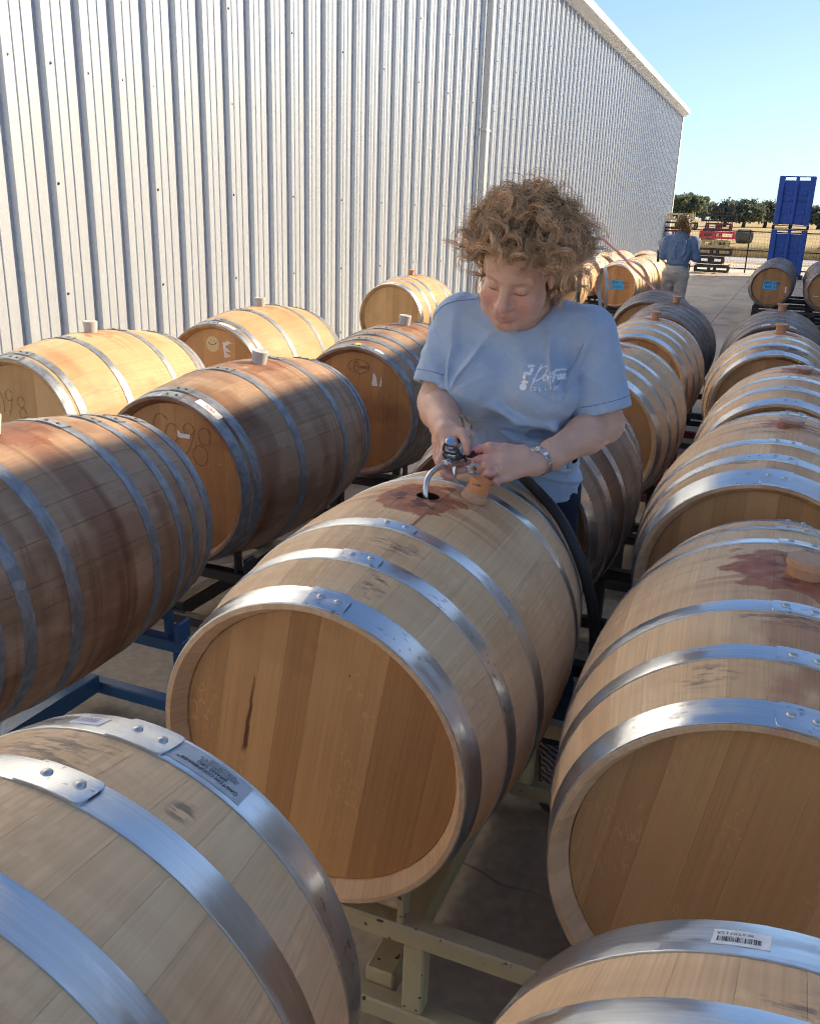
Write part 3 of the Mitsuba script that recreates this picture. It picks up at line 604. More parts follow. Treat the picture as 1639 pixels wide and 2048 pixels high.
draw(B, 'oval_mark', ring, 'mat_brand')
def text2d(t, h, bold=False):
    m = meshkit.text_mesh(t, h, 0.0004, bold); return m
def head_text(B, name, t, h, x, y, mat, bold=False, lift=0.002, rot=0.0):
    m = text2d(t, h, bold); v = m.vertices; c, s = math.cos(rot), math.sin(rot)
    X, Y = x + c * v[:, 0] - s * v[:, 1], y + s * v[:, 0] + c * v[:, 1]
    return part(B.key, name, trimesh.Trimesh(B.w(np.stack([X, -(LN / 2 - 0.034 + lift + v[:, 2]), Y], 1)), m.faces[:, ::-1], process=False), mat)
draw(B, 'oval_mark_letter', strokes([[(0.006, 0.226), (-0.012, 0.222), (-0.015, 0.205), (-0.014, 0.192), (0.010, 0.184)], [(-0.014, 0.2075), (0.003, 0.209)], [(-0.008, 0.219), (0.004, 0.2195)]], 0.003), 'mat_brand')
head_text(B, 'oval_mark_text', 'THERY', 0.0125, 0.002, 0.196, 'mat_brand', True)
draw(B, 'torn_label', Polygon([(0.082, 0.183), (0.090, 0.178), (0.098, 0.163), (0.105, 0.123), (0.076, 0.125)]), 'mat_paper')
draw(B, 'torn_label', Polygon([(0.123, 0.171), (0.1245, 0.150), (0.123, 0.122), (0.113, 0.124)]), 'mat_paper')
draw(B, 'stave_scratches', strokes([[(0.178, 0.10), (0.16, 0.06), (0.152, 0.0), (0.16, -0.03)], [(0.19, 0.02), (0.178, 0.04), (0.17, 0.0), (0.185, -0.03)], [(0.12, 0.115), (0.10, 0.04), (0.092, 0.0)], [(0.16, -0.06), (0.19, -0.085)]], 0.0012), 'mat_brand')
B = b['FL2']
bs('mat_sticker_cream', (0.62, 0.50, 0.28), 0.6)
draw(B, 'round_sticker', Point(-0.0145, 0.1875).buffer(0.041, 24), 'mat_sticker_cream')
draw(B, 'sticker_print', strokes([[(-0.041, 0.198), (-0.033, 0.190), (-0.017, 0.184), (0.002, 0.189), (0.011, 0.199)], [(-0.024, 0.203), (-0.022, 0.207)], [(-0.008, 0.204), (-0.005, 0.207)]], 0.0035), 'mat_brand', 0.0024)
draw(B, 'torn_label', Polygon([(0.047, 0.201), (0.075, 0.206), (0.082, 0.218), (0.088, 0.206), (0.112, 0.203), (0.090, 0.196), (0.066, 0.184), (0.067, 0.178), (0.101, 0.153), (0.068, 0.158), (0.066, 0.150), (0.100, 0.132), (0.058, 0.120)]), 'mat_paper')
B = b['FL1']
draw(B, 'branded_script', strokes([ell(-0.045, 0.142, 0.018, 0.022)[2:36], [(-0.028, 0.14), (-0.034, 0.11), (-0.05, 0.06)], ell(0.015, 0.12, 0.018, 0.022)[0:37], [(-0.09, 0.15), (-0.075, 0.10), (-0.08, 0.07)], ell(0.02, 0.075, 0.017, 0.02)[0:37]], 0.0018), 'mat_brand')
B = b['C1']
draw(B, 'head_nail_mark', Point(0.068, 0.165).buffer(0.0018), 'mat_brand')
def patch(B, name, s0, s1, a0, a1, mat, lift=0.0028, n=10, cut=0.0):
    A = np.linspace(a0, a1, n)
    V = np.concatenate([B.on(np.full(n, s), A, lift + d) for s, d in ((s0, -0.0006), (s0, 0), (s1, 0), (s1, -0.0006))])
    return part(B.key, name, trimesh.Trimesh(V, grid_faces(4, n), process=False), mat)
def patch_text(B, name, t, h, s_base, a_start, mat, flip=1, bold=False, lift=0.0032):
    """flip = -1: upside down, reading towards smaller angles, letters' tops towards smaller s"""
    m = text2d(t, h, bold); v = m.vertices
    s = s_base + flip * v[:, 1]; a = np.degrees(v[:, 0] / 0.3) * flip + a_start
    W = B.on(s, a, lift + v[:, 2] * 0.4)
    return part(B.key, name, trimesh.Trimesh(W, m.faces if flip > 0 else m.faces, process=False), mat)
B = b['C0']
patch(B, 'hoop_sticker', 0.4265, 0.4665, 13.6, 32.8, 'mat_silver_label')
patch_text(B, 'sticker_text', 'CANTON COOPERAGE\u2122', 0.0052, 0.4400, 31.2, 'mat_ink', -1, True)
patch_text(B, 'sticker_text', 'GRAND CRU', 0.0050, 0.4480, 27.6, 'mat_ink', -1, True)
for q, (t, s0, a0) in enumerate([('PREMIUM AMERICAN OAK', 0.4530, 29.4), ('MEDIUM TOAST PLUS M-59', 0.4575, 29.6), ('TOASTED BY HAND', 0.4615, 28.6)]):
    patch_text(B, 'sticker_text', t, 0.0028, s0, a0, 'mat_ink', -1)
patch(B, 'barcode_label', 0.434, 0.458, -12.5, -4.4, 'mat_paper')
def barcode(B, s0, s1, a0, a1, seed, mat='mat_ink', lift=0.0033):
    r = np.random.default_rng(seed); a = a0; V, F = [], []
    while a < a1 - 0.2:
        w = r.choice([0.10, 0.18, 0.3]) * (a1 - a0) / 8
        q = B.on(np.array([s0, s0, s1, s1]), np.array([a, a + w, a + w, a]), lift); F += [(len(V), len(V) + 1, len(V) + 2), (len(V), len(V) + 2, len(V) + 3)]; V += list(q); a += w + r.choice([0.10, 0.16, 0.26]) * (a1 - a0) / 8
    return part(B.key, 'barcode', trimesh.Trimesh(np.array(V), np.array(F), process=False), mat)
bs('mat_faint_print', (0.36, 0.30, 0.42), 0.6); bs('mat_red_print', (0.42, 0.16, 0.15), 0.6)
barcode(B, 0.440, 0.454, -11.5, -6.0, 3, 'mat_faint_print')
B = b['R0']
patch(B, 'barcode_label', 0.4285, 0.4535, -18.2, -8.8, 'mat_paper')
barcode(B, 0.4330, 0.4415, -17.4, -10.2, 5)
patch_text(B, 'label_text', 'SL220711A', 0.0040, 0.4490, -11.6, 'mat_ink', -1)
B = b['L2']
patch(B, 'barcode_label', -0.447, -0.421, 19.6, 39.0, 'mat_paper'); barcode(B, -0.441, -0.427, 26, 34, 9, 'mat_red_print')
patch(b['FL2'], 'paper_label', -0.452, -0.434, 6, 25, 'mat_paper')
patch(b['L3'], 'paper_label', -0.452, -0.438, 17.2, 26, 'mat_paper')
bs('mat_yellow_dot', (0.62, 0.55, 0.08), 0.6)
bd = b['L3']; m = lathe([(0.013, 0), (0.0125, 0.0008), (0, 0.0009)], 20); nr = bd.w(np.array([0.035, -0.27, 0.96])) - bd.c; nr /= np.linalg.norm(nr); xx = np.cross(bd.ax, nr); xx /= np.linalg.norm(xx)
part(bd.key, 'yellow_dot', moved(m, frame(bd.on(np.array(-0.446), 1.5, 0.0062), xx, np.cross(nr, xx), nr)), 'mat_yellow_dot')
patch(b['R5'], 'paper_label', -0.462, -0.438, -19, -8.5, 'mat_paper'); patch(b['R5'], 'paper_label', -0.462, -0.440, 13, 21, 'mat_paper')
# ---------------------------------------------------------------- barrels further off
far_hoops = H6
for i, (x, y) in enumerate([(-2.292, 13.881), (-2.30, 15.2), (-2.31, 16.5), (-2.30, 17.8), (-2.86, 12.5), (-3.12, 14.3), (-3.14, 15.7), (-3.13, 17.1), (-3.12, 18.5), (-2.72, 19.2)]):
    lbl = ['sunlit pale barrel with a blue note, a loose steel hoop before it', 'sunlit pale barrel just behind the one with the blue note', 'third sunlit pale barrel of the row passing the walking woman', 'sunlit pale barrel at the walking woman\'s elbow',
           'pale barrel by the wall with a white carton on top', 'pale barrel by the wall, just behind the one with the carton', 'third pale barrel from the carton along the wall', 'fourth pale barrel from the carton along the wall', 'fifth pale barrel from the carton along the wall', 'pale barrel furthest off beside the wall'][i]
    bb = barrel(24 + i, lbl, x, y, BZ, rd(rng.uniform(-1, 1)), n=26, ns=11, hoops=far_hoops, lap=rng.uniform(-4, 4), far=True, both=False, group='pale barrels in the distance by the wall')
    b[f'FW{i}'] = bb
for i, (x, y) in enumerate([(-0.22, 15.736), (0.60, 15.5), (-0.20, 17.05), (0.63, 16.9), (-0.19, 18.35), (0.62, 18.2)]):
    lbl = ['grey barrel with a blue note, left of the pair below the blue bins', 'grey barrel with a blue note, cut by the right edge below the blue bins', 'grey barrel behind the left one of the noted pair', 'grey barrel behind the right one of the noted pair', 'grey barrel third back, left, before the blue bins', 'grey barrel third back, right, before the blue bins'][i]
    bb = barrel(16 + (i % 4) if i < 4 else 18 + i - 4, lbl, x, y, BZ, 0.0, n=26, ns=11, hoops=H8, hoop_mat='mat_hoop_old', rivet='mat_rivet_dark', lap=rng.uniform(-4, 4), far=True, both=False, group='grey barrels below the blue bins')
    b[f'FR{i}'] = bb
for i, (x, y) in enumerate([(-2.3, 13.88), (-2.3, 15.25), (-2.3, 16.55), (-2.3, 17.85)]):
    R(['black rack under the pale barrel with the blue note', 'black rack second along under the pale barrels', 'black rack third along under the pale barrels', 'black rack fourth along under the pale barrels'][i], (-3.13, -2.3), y, 0.0, 'mat_rack_black', group='racks under the distant pale barrels')
for i, y in enumerate([15.62, 17.0, 18.3]):
    R(['black rack under the two grey barrels with blue notes', 'black rack second back under the grey barrels', 'black rack third back under the grey barrels'][i], (-0.21, 0.61), y, 0.0, 'mat_rack_black', group='racks under the distant grey barrels')
for kx in (0, 1, 2):
    pass
bs('mat_note_ink', (0.01, 0.06, 0.16), 0.6)
for B, x0, x1, y0, y1, t in ((b['FR0'], -0.116, 0.090, -0.037, 0.086, ('MCE-1GA', 'Bay-15')), (b['FR1'], -0.10, 0.106, -0.05, 0.073, ('MCE-1G', 'Bay-15')), (b['FW0'], -0.068, 0.118, -0.05, 0.076, ('ROV-AUS', '1201-27'))):
    draw(B, 'blue_note', Polygon([(x0, y0), (x1, y0 - 0.003), (x1 - 0.003, y1), (x0 + 0.004, y1)]), 'mat_note')
    head_text(B, 'note_writing', t[0], 0.034, x0 + 0.018, y1 - 0.048, 'mat_note_ink', True, lift=0.0026); head_text(B, 'note_writing', t[1], 0.036, x0 + 0.036, y0 + 0.02, 'mat_note_ink', True, lift=0.0026)
draw(b['FR0'], 'torn_label', Polygon([(0.213, 0.012), (0.236, 0.006), (0.238, -0.084), (0.213, -0.078)]), 'mat_paper')
draw(b['FR1'], 'torn_label', Polygon([(-0.2, -0.10), (-0.19, -0.07), (-0.18, -0.09), (-0.12, -0.085), (-0.11, -0.098)]), 'mat_paper')
draw(b['FW0'], 'branded_ring', LineString(ell(0.0, 0.191, 0.03, 0.03)).buffer(0.0022), 'mat_brand')
# a loose hoop leaning on the rack before the head with the note
na = 72; A = np.linspace(0, 2 * np.pi, na + 1); rows = [(0.296, -0.024), (0.299, -0.024), (0.2995, 0.024), (0.2965, 0.024), (0.296, -0.024)]
V = np.stack([np.stack([r * np.cos(A), r * np.sin(A), z + 0 * A], 1) for r, z in rows], 1).reshape(-1, 3)
e = np.array([-0.36, 0.933, 0.0]); nz = np.array([0.933, 0.36, 0.07]); nz /= np.linalg.norm(nz); v2 = np.cross(nz, e)
add('loose_barrel_hoop', moved(trimesh.Trimesh(V, grid_faces(na + 1, 5), process=False), frame((-2.40, 13.06, 0.615), e, v2, nz)), 'mat_rivet', smooth=30); lab('loose_barrel_hoop', 'loose shiny steel hoop standing before the barrel with the blue note', 'barrel hoop')
# white carton, folded white cloth
ct = thing('carton', 'white carton lying on a pale barrel near the wall', 'carton')
part(ct, 'box', cbx((-2.72, 12.62, 0.985), (-2.46, 12.86, 1.05), 0.006), 'mat_paper'); part(ct, 'lid', cbx((-2.725, 12.615, 1.051), (-2.455, 12.865, 1.068), 0.005), 'mat_paper')
bs('mat_white_plastic', (0.72, 0.70, 0.71), 0.5)
tr = thing('plastic_tray', 'white plastic tray on the rack beside the walking woman', 'tray')
part(tr, 'base', cbx((-1.78, 13.1, 0.40), (-1.42, 13.42, 0.42), 0.006), 'mat_white_plastic')
for q, (lo, hi) in enumerate([((-1.78, 13.1, 0.421), (-1.765, 13.42, 0.50)), ((-1.435, 13.1, 0.421), (-1.42, 13.42, 0.50)), ((-1.764, 13.1, 0.421), (-1.436, 13.112, 0.50)), ((-1.764, 13.408, 0.421), (-1.436, 13.42, 0.50))]): part(tr, 'side', cbx(lo, hi, 0.004), 'mat_white_plastic')
part(tr, 'stand', cbx((-1.70, 13.16, 0.0), (-1.50, 13.36, 0.399), 0.006), 'mat_rack_black')

# ---------------------------------------------------------------- stacks of empty racks at the fence
def stack(x, y, items, z0=0.0):
    z = z0
    for i, (mat, kind, dx, label) in enumerate(items):
        w = 0.40 if kind == 'wide' else 0.21
        R(label, (x + dx - 0.30 * (w / 0.4), x + dx + 0.30 * (w / 0.4)), y, rd(rng.uniform(-1.5, 1.5)), mat, z=z, zs=0.87, fat=1.5, cradle=False, wide=0.24, depth=0.34, group='empty racks stacked by the fence')
        z += 0.267
stack(-2.39, 32.3, [('mat_rack_black', 'wide', 0, 'black rack at the bottom of the right hand stack by the fence'), ('mat_rack_black', 'narrow', -0.06, 'black rack second up in the right hand stack'), ('mat_rack_black', 'wide', 0.02, 'black rack third up in the right hand stack, below the tan one'),
     ('mat_rack_tan', 'narrow', 0, 'tan rack in the middle of the right hand stack'), ('mat_rack_bright_red', 'wide', 0.04, 'bright red rack above the tan one in the right hand stack'), ('mat_rack_red', 'narrow', 0.05, 'dark red rack above the bright red one'),
     ('mat_rack_black', 'wide', 0.03, 'black rack above the dark red one in the right hand stack'), ('mat_rack_black', 'narrow', 0.06, 'black rack topmost of the right hand stack')])
stack(-3.66, 32.2, [('mat_rack_black', 'wide', 0, 'black rack at the bottom of the left hand stack by the wall end'), ('mat_rack_black', 'narrow', -0.1, 'black rack second up in the left hand stack'), ('mat_rack_red', 'narrow', -0.05, 'dark red rack third up in the left hand stack'),
     ('mat_rack_black', 'wide', 0.0, 'black rack fourth up in the left hand stack'), ('mat_rack_red', 'narrow', -0.02, 'dark red rack fifth up in the left hand stack'), ('mat_rack_black', 'wide', 0.08, 'black rack just under the tan one atop the left hand stack'), ('mat_rack_tan', 'narrow', 0.1, 'tan rack topmost of the left hand stack')])

# ---------------------------------------------------------------- wire fence
fk = thing('wire_fence', 'black pipe and wire mesh fence along the pasture', 'fence')
bs('mat_fence', (0.02, 0.02, 0.022), 0.5)
FY = 33.8
for x in np.r_[-4.45, np.arange(-1.4, 30, 3.05)]: part(fk, 'post', moved(trimesh.creation.cylinder(0.024, 1.42, sections=10), trimesh.transformations.translation_matrix((x, FY, 0.70))), 'mat_fence', smooth=30)
for z in (0.13, 0.74, 1.36): part(fk, 'rail', tube([(-4.45, FY, z), (30, FY, z)], 0.021, 8), 'mat_fence', smooth=30)
w = []
for x in np.arange(-4.4, 22, 0.10): w.append(tube([(x, FY - 0.024, 0.08), (x, FY - 0.024, 1.38)], 0.0024, 3, caps=False))
for z in np.arange(0.1, 1.4, 0.10): w.append(tube([(-4.4, FY - 0.027, z), (22, FY - 0.027, z)], 0.0024, 3, caps=False))
part(fk, 'wire_mesh', cat(w), 'mat_fence', kind='stuff')

# ---------------------------------------------------------------- blue bins standing on edge, one on the other
def bin_blue(p, n, uv):
    w = fbm(p.x * 6, p.y * 6, p.z * 3, 4)
    return mix(mi.Color3f(0.018, 0.07, 0.34), mi.Color3f(0.03, 0.11, 0.46), w)
bs('mat_bin_blue', bin_blue, 0.45)
bs('mat_bin_dark', (0.012, 0.014, 0.03), 0.6)
def bin_unit(label, x0, x1, z0, z1, y=31.0, lean=0.0):
    k = thing('harvest_bin', label, 'bin'); W = x1 - x0; D = 0.78
    P = lambda nm, lo, hi, c=0.012, mt='mat_bin_blue': part(k, nm, cbx((lo[0], lo[1], lo[2]), (hi[0], hi[1], hi[2]), c), mt)
    P('base_panel', (x0 + 0.02, y, z0 + 0.02), (x1 - 0.02, y + 0.06, z1 - 0.12))
    for a, c in ((x0, x0 + 0.17), (x0 + 0.5 * W - 0.05, x0 + 0.5 * W + 0.05), (x1 - 0.17, x1)):
        P('skid', (a, y - 0.085, z0), (c, y + 0.001, z1), 0.02)
    for a, c in ((x0 + 0.19, x0 + 0.5 * W - 0.07), (x0 + 0.5 * W + 0.07, x1 - 0.19)):
        P('rib', (a, y - 0.03, z0 + 0.5 * (z1 - z0) - 0.02), (c, y - 0.001, z0 + 0.5 * (z1 - z0) + 0.02), 0.008)
        P('rib', (a, y - 0.02, z0 + 0.22 * (z1 - z0)), (c, y - 0.001, z0 + 0.22 * (z1 - z0) + 0.16), 0.012)
        P('rib', (a, y - 0.02, z0 + 0.62 * (z1 - z0)), (c, y - 0.001, z0 + 0.62 * (z1 - z0) + 0.10), 0.012)
    P('foot_bar', (x0 + 0.03, y - 0.07, z1 - 0.03), (x1 - 0.03, y + 0.05, z1 - 0.002), 0.01)
    for a, c in ((x0 + 0.001, x0 + 0.05), (x1 - 0.05, x1 - 0.001)): P('side_wall', (a, y + 0.061, z0 + 0.02), (c, y + D, z1 - 0.03))
    P('end_wall', (x0 + 0.051, y + 0.061, z0 + 0.02), (x1 - 0.051, y + 0.12, z0 + 0.07)); P('end_wall', (x0 + 0.051, y + 0.061, z1 - 0.18), (x1 - 0.051, y + D, z1 - 0.13))
    return k
bin_unit('upper of the two blue harvest bins standing on edge', -0.665, 0.375, 1.60, 3.02)
bin_unit('lower of the two blue harvest bins standing on edge', -0.675, 0.365, 0.10, 1.465)
pl = thing('bin_spacer', 'black spacer frame between the two blue harvest bins', 'spacer frame')
for z in (1.47, 1.573): part(pl, 'bar', cbx((-0.68, 30.90, z), (0.38, 30.95, z + 0.024), 0.004), 'mat_bin_dark')
for x in (-0.68, -0.19, 0.31): part(pl, 'block', cbx((x, 30.951, 1.468), (x + 0.07, 31.5, 1.598), 0.004), 'mat_bin_dark')
pb = thing('pallet', 'dark pallet carrying the blue harvest bins', 'pallet')
for x in (-0.72, -0.2, 0.32): part(pb, 'bearer', cbx((x, 30.85, 0.0), (x + 0.09, 31.9, 0.075), 0.004), 'mat_bin_dark')
for y in np.arange(30.86, 31.85, 0.16): part(pb, 'board', cbx((-0.74, y, 0.076), (0.44, y + 0.1, 0.096), 0.003), 'mat_bin_dark')

# ---------------------------------------------------------------- pasture: bales, trees, bushes, dry grass
bs('mat_bale', lambda p, n, uv: mix((0.055, 0.05, 0.04), (0.16, 0.14, 0.10), fbm(p.x * 6, p.y * 6, p.z * 14, 3)), 0.9)
for i, (x, y, ang, lbl) in enumerate([(-3.55, 76.0, 0.4, 'dark round hay bale right of the rack stack'), (-6.2, 77.0, -0.3, 'dark round hay bale behind the rack stack')]):
    m = lathe([(0, -0.55), (0.44, -0.55), (0.5, -0.5), (0.52, -0.2), (0.52, 0.2), (0.5, 0.5), (0.44, 0.55), (0, 0.55)], 28); m = m.subdivide()
    m.vertices *= (1 + 0.05 * (meshkit.noise(m.vertices * 4) - 0.5))[:, None]
    add(numbered('hay_bale'), moved(m, frame((x, y, float(field_z(x, y)) + 0.62), (0, 0, 1), (-math.sin(ang), math.cos(ang), 0), (-math.cos(ang), -math.sin(ang), 0))), 'mat_bale', smooth=40)
    lab('hay_bale' if i == 0 else 'hay_bale_001', lbl, 'hay bale')
def leafmat(key, c0, c1):
    scene[key] = {'type': 'principledthin', 'diff_trans': 0.9, 'base_color': proc(lambda p, n, uv: mix(c0, c1, fbm(p.x * 1.4, p.y * 1.4, p.z * 1.4, 3)) * (0.75 + 0.5 * cell_rand(p.x * 3, p.y * 3, p.z * 3))), 'roughness': 0.7}
leafmat('mat_oak_leaf', (0.12, 0.145, 0.11), (0.20, 0.225, 0.175)); leafmat('mat_ash_leaf', (0.13, 0.165, 0.10), (0.22, 0.25, 0.165)); leafmat('mat_bush_leaf', (0.09, 0.12, 0.04), (0.18, 0.22, 0.08))  # oak and ash colours lifted and greyed: distance haze painted into the leaves
bs('mat_bark', (0.085, 0.07, 0.055), 0.9)
def leaves(centers, n, sig, size, r):
    c = centers[r.integers(0, len(centers), n)]; P = c + r.normal(size=(n, 3)) * sig
    a, q = r.normal(size=(n, 3)), r.normal(size=(n, 3)); a /= np.linalg.norm(a, axis=1, keepdims=True); q -= a * (a * q).sum(1, keepdims=True); q /= np.linalg.norm(q, axis=1, keepdims=True)
    s = size * r.uniform(0.6, 1.3, (n, 1))
    V = np.stack([P - a * s, P + q * s * 0.55, P + a * s, P - q * s * 0.55], 1).reshape(-1, 3); i = np.arange(n) * 4
    return trimesh.Trimesh(V, np.concatenate([np.stack([i, i + 1, i + 2], 1), np.stack([i, i + 2, i + 3], 1)]), process=False)
def tree(label, x, y, h, w, mat, seed, n=4200, name='oak_tree', trunk=0.24):
    r = np.random.default_rng(seed); k = thing(name, label, 'tree', 'oak trees beyond the pasture'); z = float(field_z(x, y))
    base = np.array([x, y, z - 0.1]); tops = []; limbs = [tube(spline([base, base + (0.1, 0, 0.4 * trunk * h), base + (r.uniform(-.2, .2), 0, trunk * h + 0.6)], 8), np.linspace(0.36, 0.26, 8), 8)]
    for q in range(9):
        a = r.uniform(0, 2 * np.pi); rr = w * 0.5 * math.sqrt(r.uniform(0.1, 0.85)); e = base + np.array([rr * math.cos(a), rr * math.sin(a) * 0.8, h * (trunk + 0.22 + 0.6 * r.uniform(0.15, 1) * (1 - (rr / (0.55 * w)) ** 2))])
        limbs.append(tube(spline([base + (0, 0, trunk * h), 0.5 * (base + e) + (0, 0, 0.12 * h), e], 7), np.linspace(0.16, 0.04, 7), 6))
    part(k, 'trunk', cat(limbs), 'mat_bark', smooth=True)
    C = []
    while len(C) < 85:
        p = r.uniform(-1, 1, 3)
        if np.linalg.norm(p * (1, 1, 1.05)) > 1: continue
        if p[2] < -0.55: continue
        if np.linalg.norm(p) < 0.45 and r.uniform() < 0.6: continue
        C.append(base + np.array([p[0] * w * 0.5, p[1] * w * 0.42, h * (0.56 + 0.40 * p[2]) + r.uniform(-.2, .2)]))
    part(k, 'crown', leaves(np.array(C), n, (w * 0.055, w * 0.055, h * 0.05), 0.30, r), mat)
    return k
for args in [('light green tree left of the others, beyond the end of the metal wall', -15.5, 150, 5.2, 6.0, 'mat_ash_leaf', 11), ('dark oak behind the right hand rack stack', -11.5, 170, 4.7, 6.2, 'mat_oak_leaf', 12),
             ('wide dark oak between the rack stack and the blue bins', -8.2, 165, 4.7, 6.4, 'mat_oak_leaf', 13), ('dark oak touching the left edge of the blue bins', -5.0, 170, 4.6, 6.0, 'mat_oak_leaf', 14),
             ('dark oak hidden behind the blue bins', -1.0, 180, 4.5, 6.5, 'mat_oak_leaf', 15), ('dark oak at the right edge of the photograph', 3.4, 170, 4.0, 6.0, 'mat_oak_leaf', 16)]:
    tree(*args)
for x, y, s, lbl in [(2.4, 62, 0.9, 'green bush at the right edge beyond the fence'), (-4.2, 60, 0.55, 'low green bush left of the bale'), (4.6, 64, 0.8, 'green bush outside the right edge of the frame')]:
    r = np.random.default_rng(int(x * 10) + 500); k = thing('bush', lbl, 'bush'); z = float(field_z(x, y))
    C = np.array([(x, y, z + 0.5 * s)]) + r.uniform(-1, 1, (26, 3)) * (s, s * 0.7, 0.45 * s)
    part(k, 'stem', cat([tube([(x, y, z), tuple(c)], 0.02, 5) for c in C[:8]]), 'mat_bark'); part(k, 'foliage', leaves(C, 1500, (0.14 * s, 0.14 * s, 0.13 * s), 0.07, r), 'mat_bush_leaf')
bs('mat_dry_grass', lambda p, n, uv: mix((0.36, 0.27, 0.12), (0.56, 0.45, 0.24), cell_rand(p.x * 9, p.y * 9, 1)), 0.9)
r = np.random.default_rng(4); n = 16000
gx, gy = r.uniform(-9, 9, n), 51 + 12 * r.uniform(0, 1, n) ** 2; gh = r.uniform(0.15, 0.5, n) * (0.6 + 0.8 * meshkit.noise(np.stack([gx * 0.6, gy * 0.6, 0 * gx], 1)))
lean = r.normal(0, 0.12, (n, 2)); V = np.stack([np.stack([gx - 0.02, gy, 0 * gx - 0.02], 1), np.stack([gx + 0.02, gy, 0 * gx - 0.02], 1), np.stack([gx + lean[:, 0], gy + lean[:, 1], gh], 1)], 1).reshape(-1, 3)
add('dry_grass', trimesh.Trimesh(V, np.arange(3 * n).reshape(-1, 3), process=False), 'mat_dry_grass'); lab('dry_grass', 'tall dry straw coloured grass along the far side of the road', 'grass', kind='stuff')
# ---------------------------------------------------------------- signed distance modelling for people
def smin(a, b, k): h = np.clip(0.5 + 0.5 * (b - a) / k, 0, 1); return b + (a - b) * h - k * h * (1 - h)
def smax(a, b, k): return -smin(-a, -b, k)
def cone(p, a, b, ra, rb):
    a, b = np.asarray(a, p.dtype), np.asarray(b, p.dtype); d = b - a; q = p - a; t = np.clip(q @ (d / (d @ d)), 0, 1); q -= t[:, None] * d
    return np.sqrt(np.einsum('ij,ij->i', q, q)) - (ra + (rb - ra) * t)
def ellip(p, c, r, R=None):
    q = p - np.asarray(c, p.dtype)
    if R is not None: q = q @ R
    r = np.asarray(r, p.dtype); q = q / r; k0 = np.sqrt(np.einsum('ij,ij->i', q, q)); q = q / r; k1 = np.sqrt(np.einsum('ij,ij->i', q, q))
    return np.where(k1 > 1e-9, k0 * (k0 - 1) / np.maximum(k1, 1e-9), -r.min())
def chain(p, J, rr, k=0.006):
    d = None
    for (a, b), (ra, rb) in zip(zip(J[:-1], J[1:]), zip(rr[:-1], rr[1:])):
        e = cone(p, a, b, ra, rb); d = e if d is None else smin(d, e, k)
    return d
def sdf_mesh(fn, lo, hi, h, margin=0.012):
    """surface nets over the blocks near the surface"""
    N = 8; lo = np.asarray(lo, float); nb = np.ceil((np.asarray(hi) - lo) / (N * h)).astype(int)
    I = np.stack(np.meshgrid(*[np.arange(n) for n in nb], indexing='ij'), -1).reshape(-1, 3)
    d = np.concatenate([fn(c) for c in np.array_split(lo + (I + 0.5) * N * h, max(1, len(I) // 200000))])
    I = I[np.abs(d) < N * h * 0.87 * 1.05 + margin]
    L = np.stack(np.meshgrid(*[np.arange(N + 1)] * 3, indexing='ij'), -1)
    G = np.array([[a, b, c] for a in (0, 1) for b in (0, 1) for c in (0, 1)])
    dims = nb * N + 2; cid, vpos, edges = [], [], []
    for B in np.array_split(I, max(1, len(I) // 600)):
        g = (B[:, None, None, None, :] * N + L[None]); P = lo + g * h
        v = fn(P.reshape(-1, 3).astype(np.float32)).reshape(g.shape[:4])
        cv = np.stack([v[:, a:a + N, b_:b_ + N, c:c + N] for a, b_, c in G], -1); s = cv < 0
        mix_ = s.any(-1) & ~s.all(-1); w = np.nonzero(mix_); cc = cv[w]; cell = B[w[0]] * N + np.stack(w[1:], -1)
        acc, cnt = np.zeros((len(cc), 3)), np.zeros(len(cc))
        for i in range(8):
            for k in range(3):
                if G[i][k] == 0:
                    j = i + (4, 2, 1)[k]; a, b2 = cc[:, i], cc[:, j]; m = (a < 0) != (b2 < 0); t = np.where(m, a / np.where(a - b2 == 0, 1, a - b2), 0)
                    q = np.tile(G[i].astype(float), (len(cc), 1)); q[:, k] += t; acc += q * m[:, None]; cnt += m
        vpos.append(lo + (cell + acc / cnt[:, None]) * h); cid.append((cell[:, 0] * dims[1] + cell[:, 1]) * dims[2] + cell[:, 2])
        sg = v < 0
        for k in range(3):
            sl = [slice(0, N)] * 3; s2 = list(sl); s2[k] = slice(1, N + 1)
            x0, x1 = sg[(slice(None), *sl)], sg[(slice(None), *s2)]; w = np.nonzero(x0 != x1)
            edges.append(np.concatenate([B[w[0]] * N + np.stack(w[1:], -1), np.full((len(w[0]), 1), k), x0[w][:, None].astype(int)], 1))
    cid, vpos, E = np.concatenate(cid), np.concatenate(vpos), np.concatenate(edges)
    o = np.argsort(cid); cid, vpos = cid[o], vpos[o]; F = []
    for k in range(3):
        e = E[E[:, 3] == k]; u, w = (k + 1) % 3, (k + 2) % 3; q = []
        ok = np.ones(len(e), bool)
        for du, dw in ((0, 0), (1, 0), (1, 1), (0, 1)):
            c = e[:, :3].copy(); c[:, u] -= du; c[:, w] -= dw; ok &= (c >= 0).all(1)
            i = (c[:, 0] * dims[1] + c[:, 1]) * dims[2] + c[:, 2]; j = np.clip(np.searchsorted(cid, i), 0, len(cid) - 1); ok &= cid[j] == i; q.append(j)
        q = np.stack(q, 1)[ok]; fl = e[ok][:, 4] == 0; q[fl] = q[fl][:, ::-1]
        F += [q[:, [0, 1, 2]], q[:, [0, 2, 3]]]
    return vpos, np.concatenate(F)
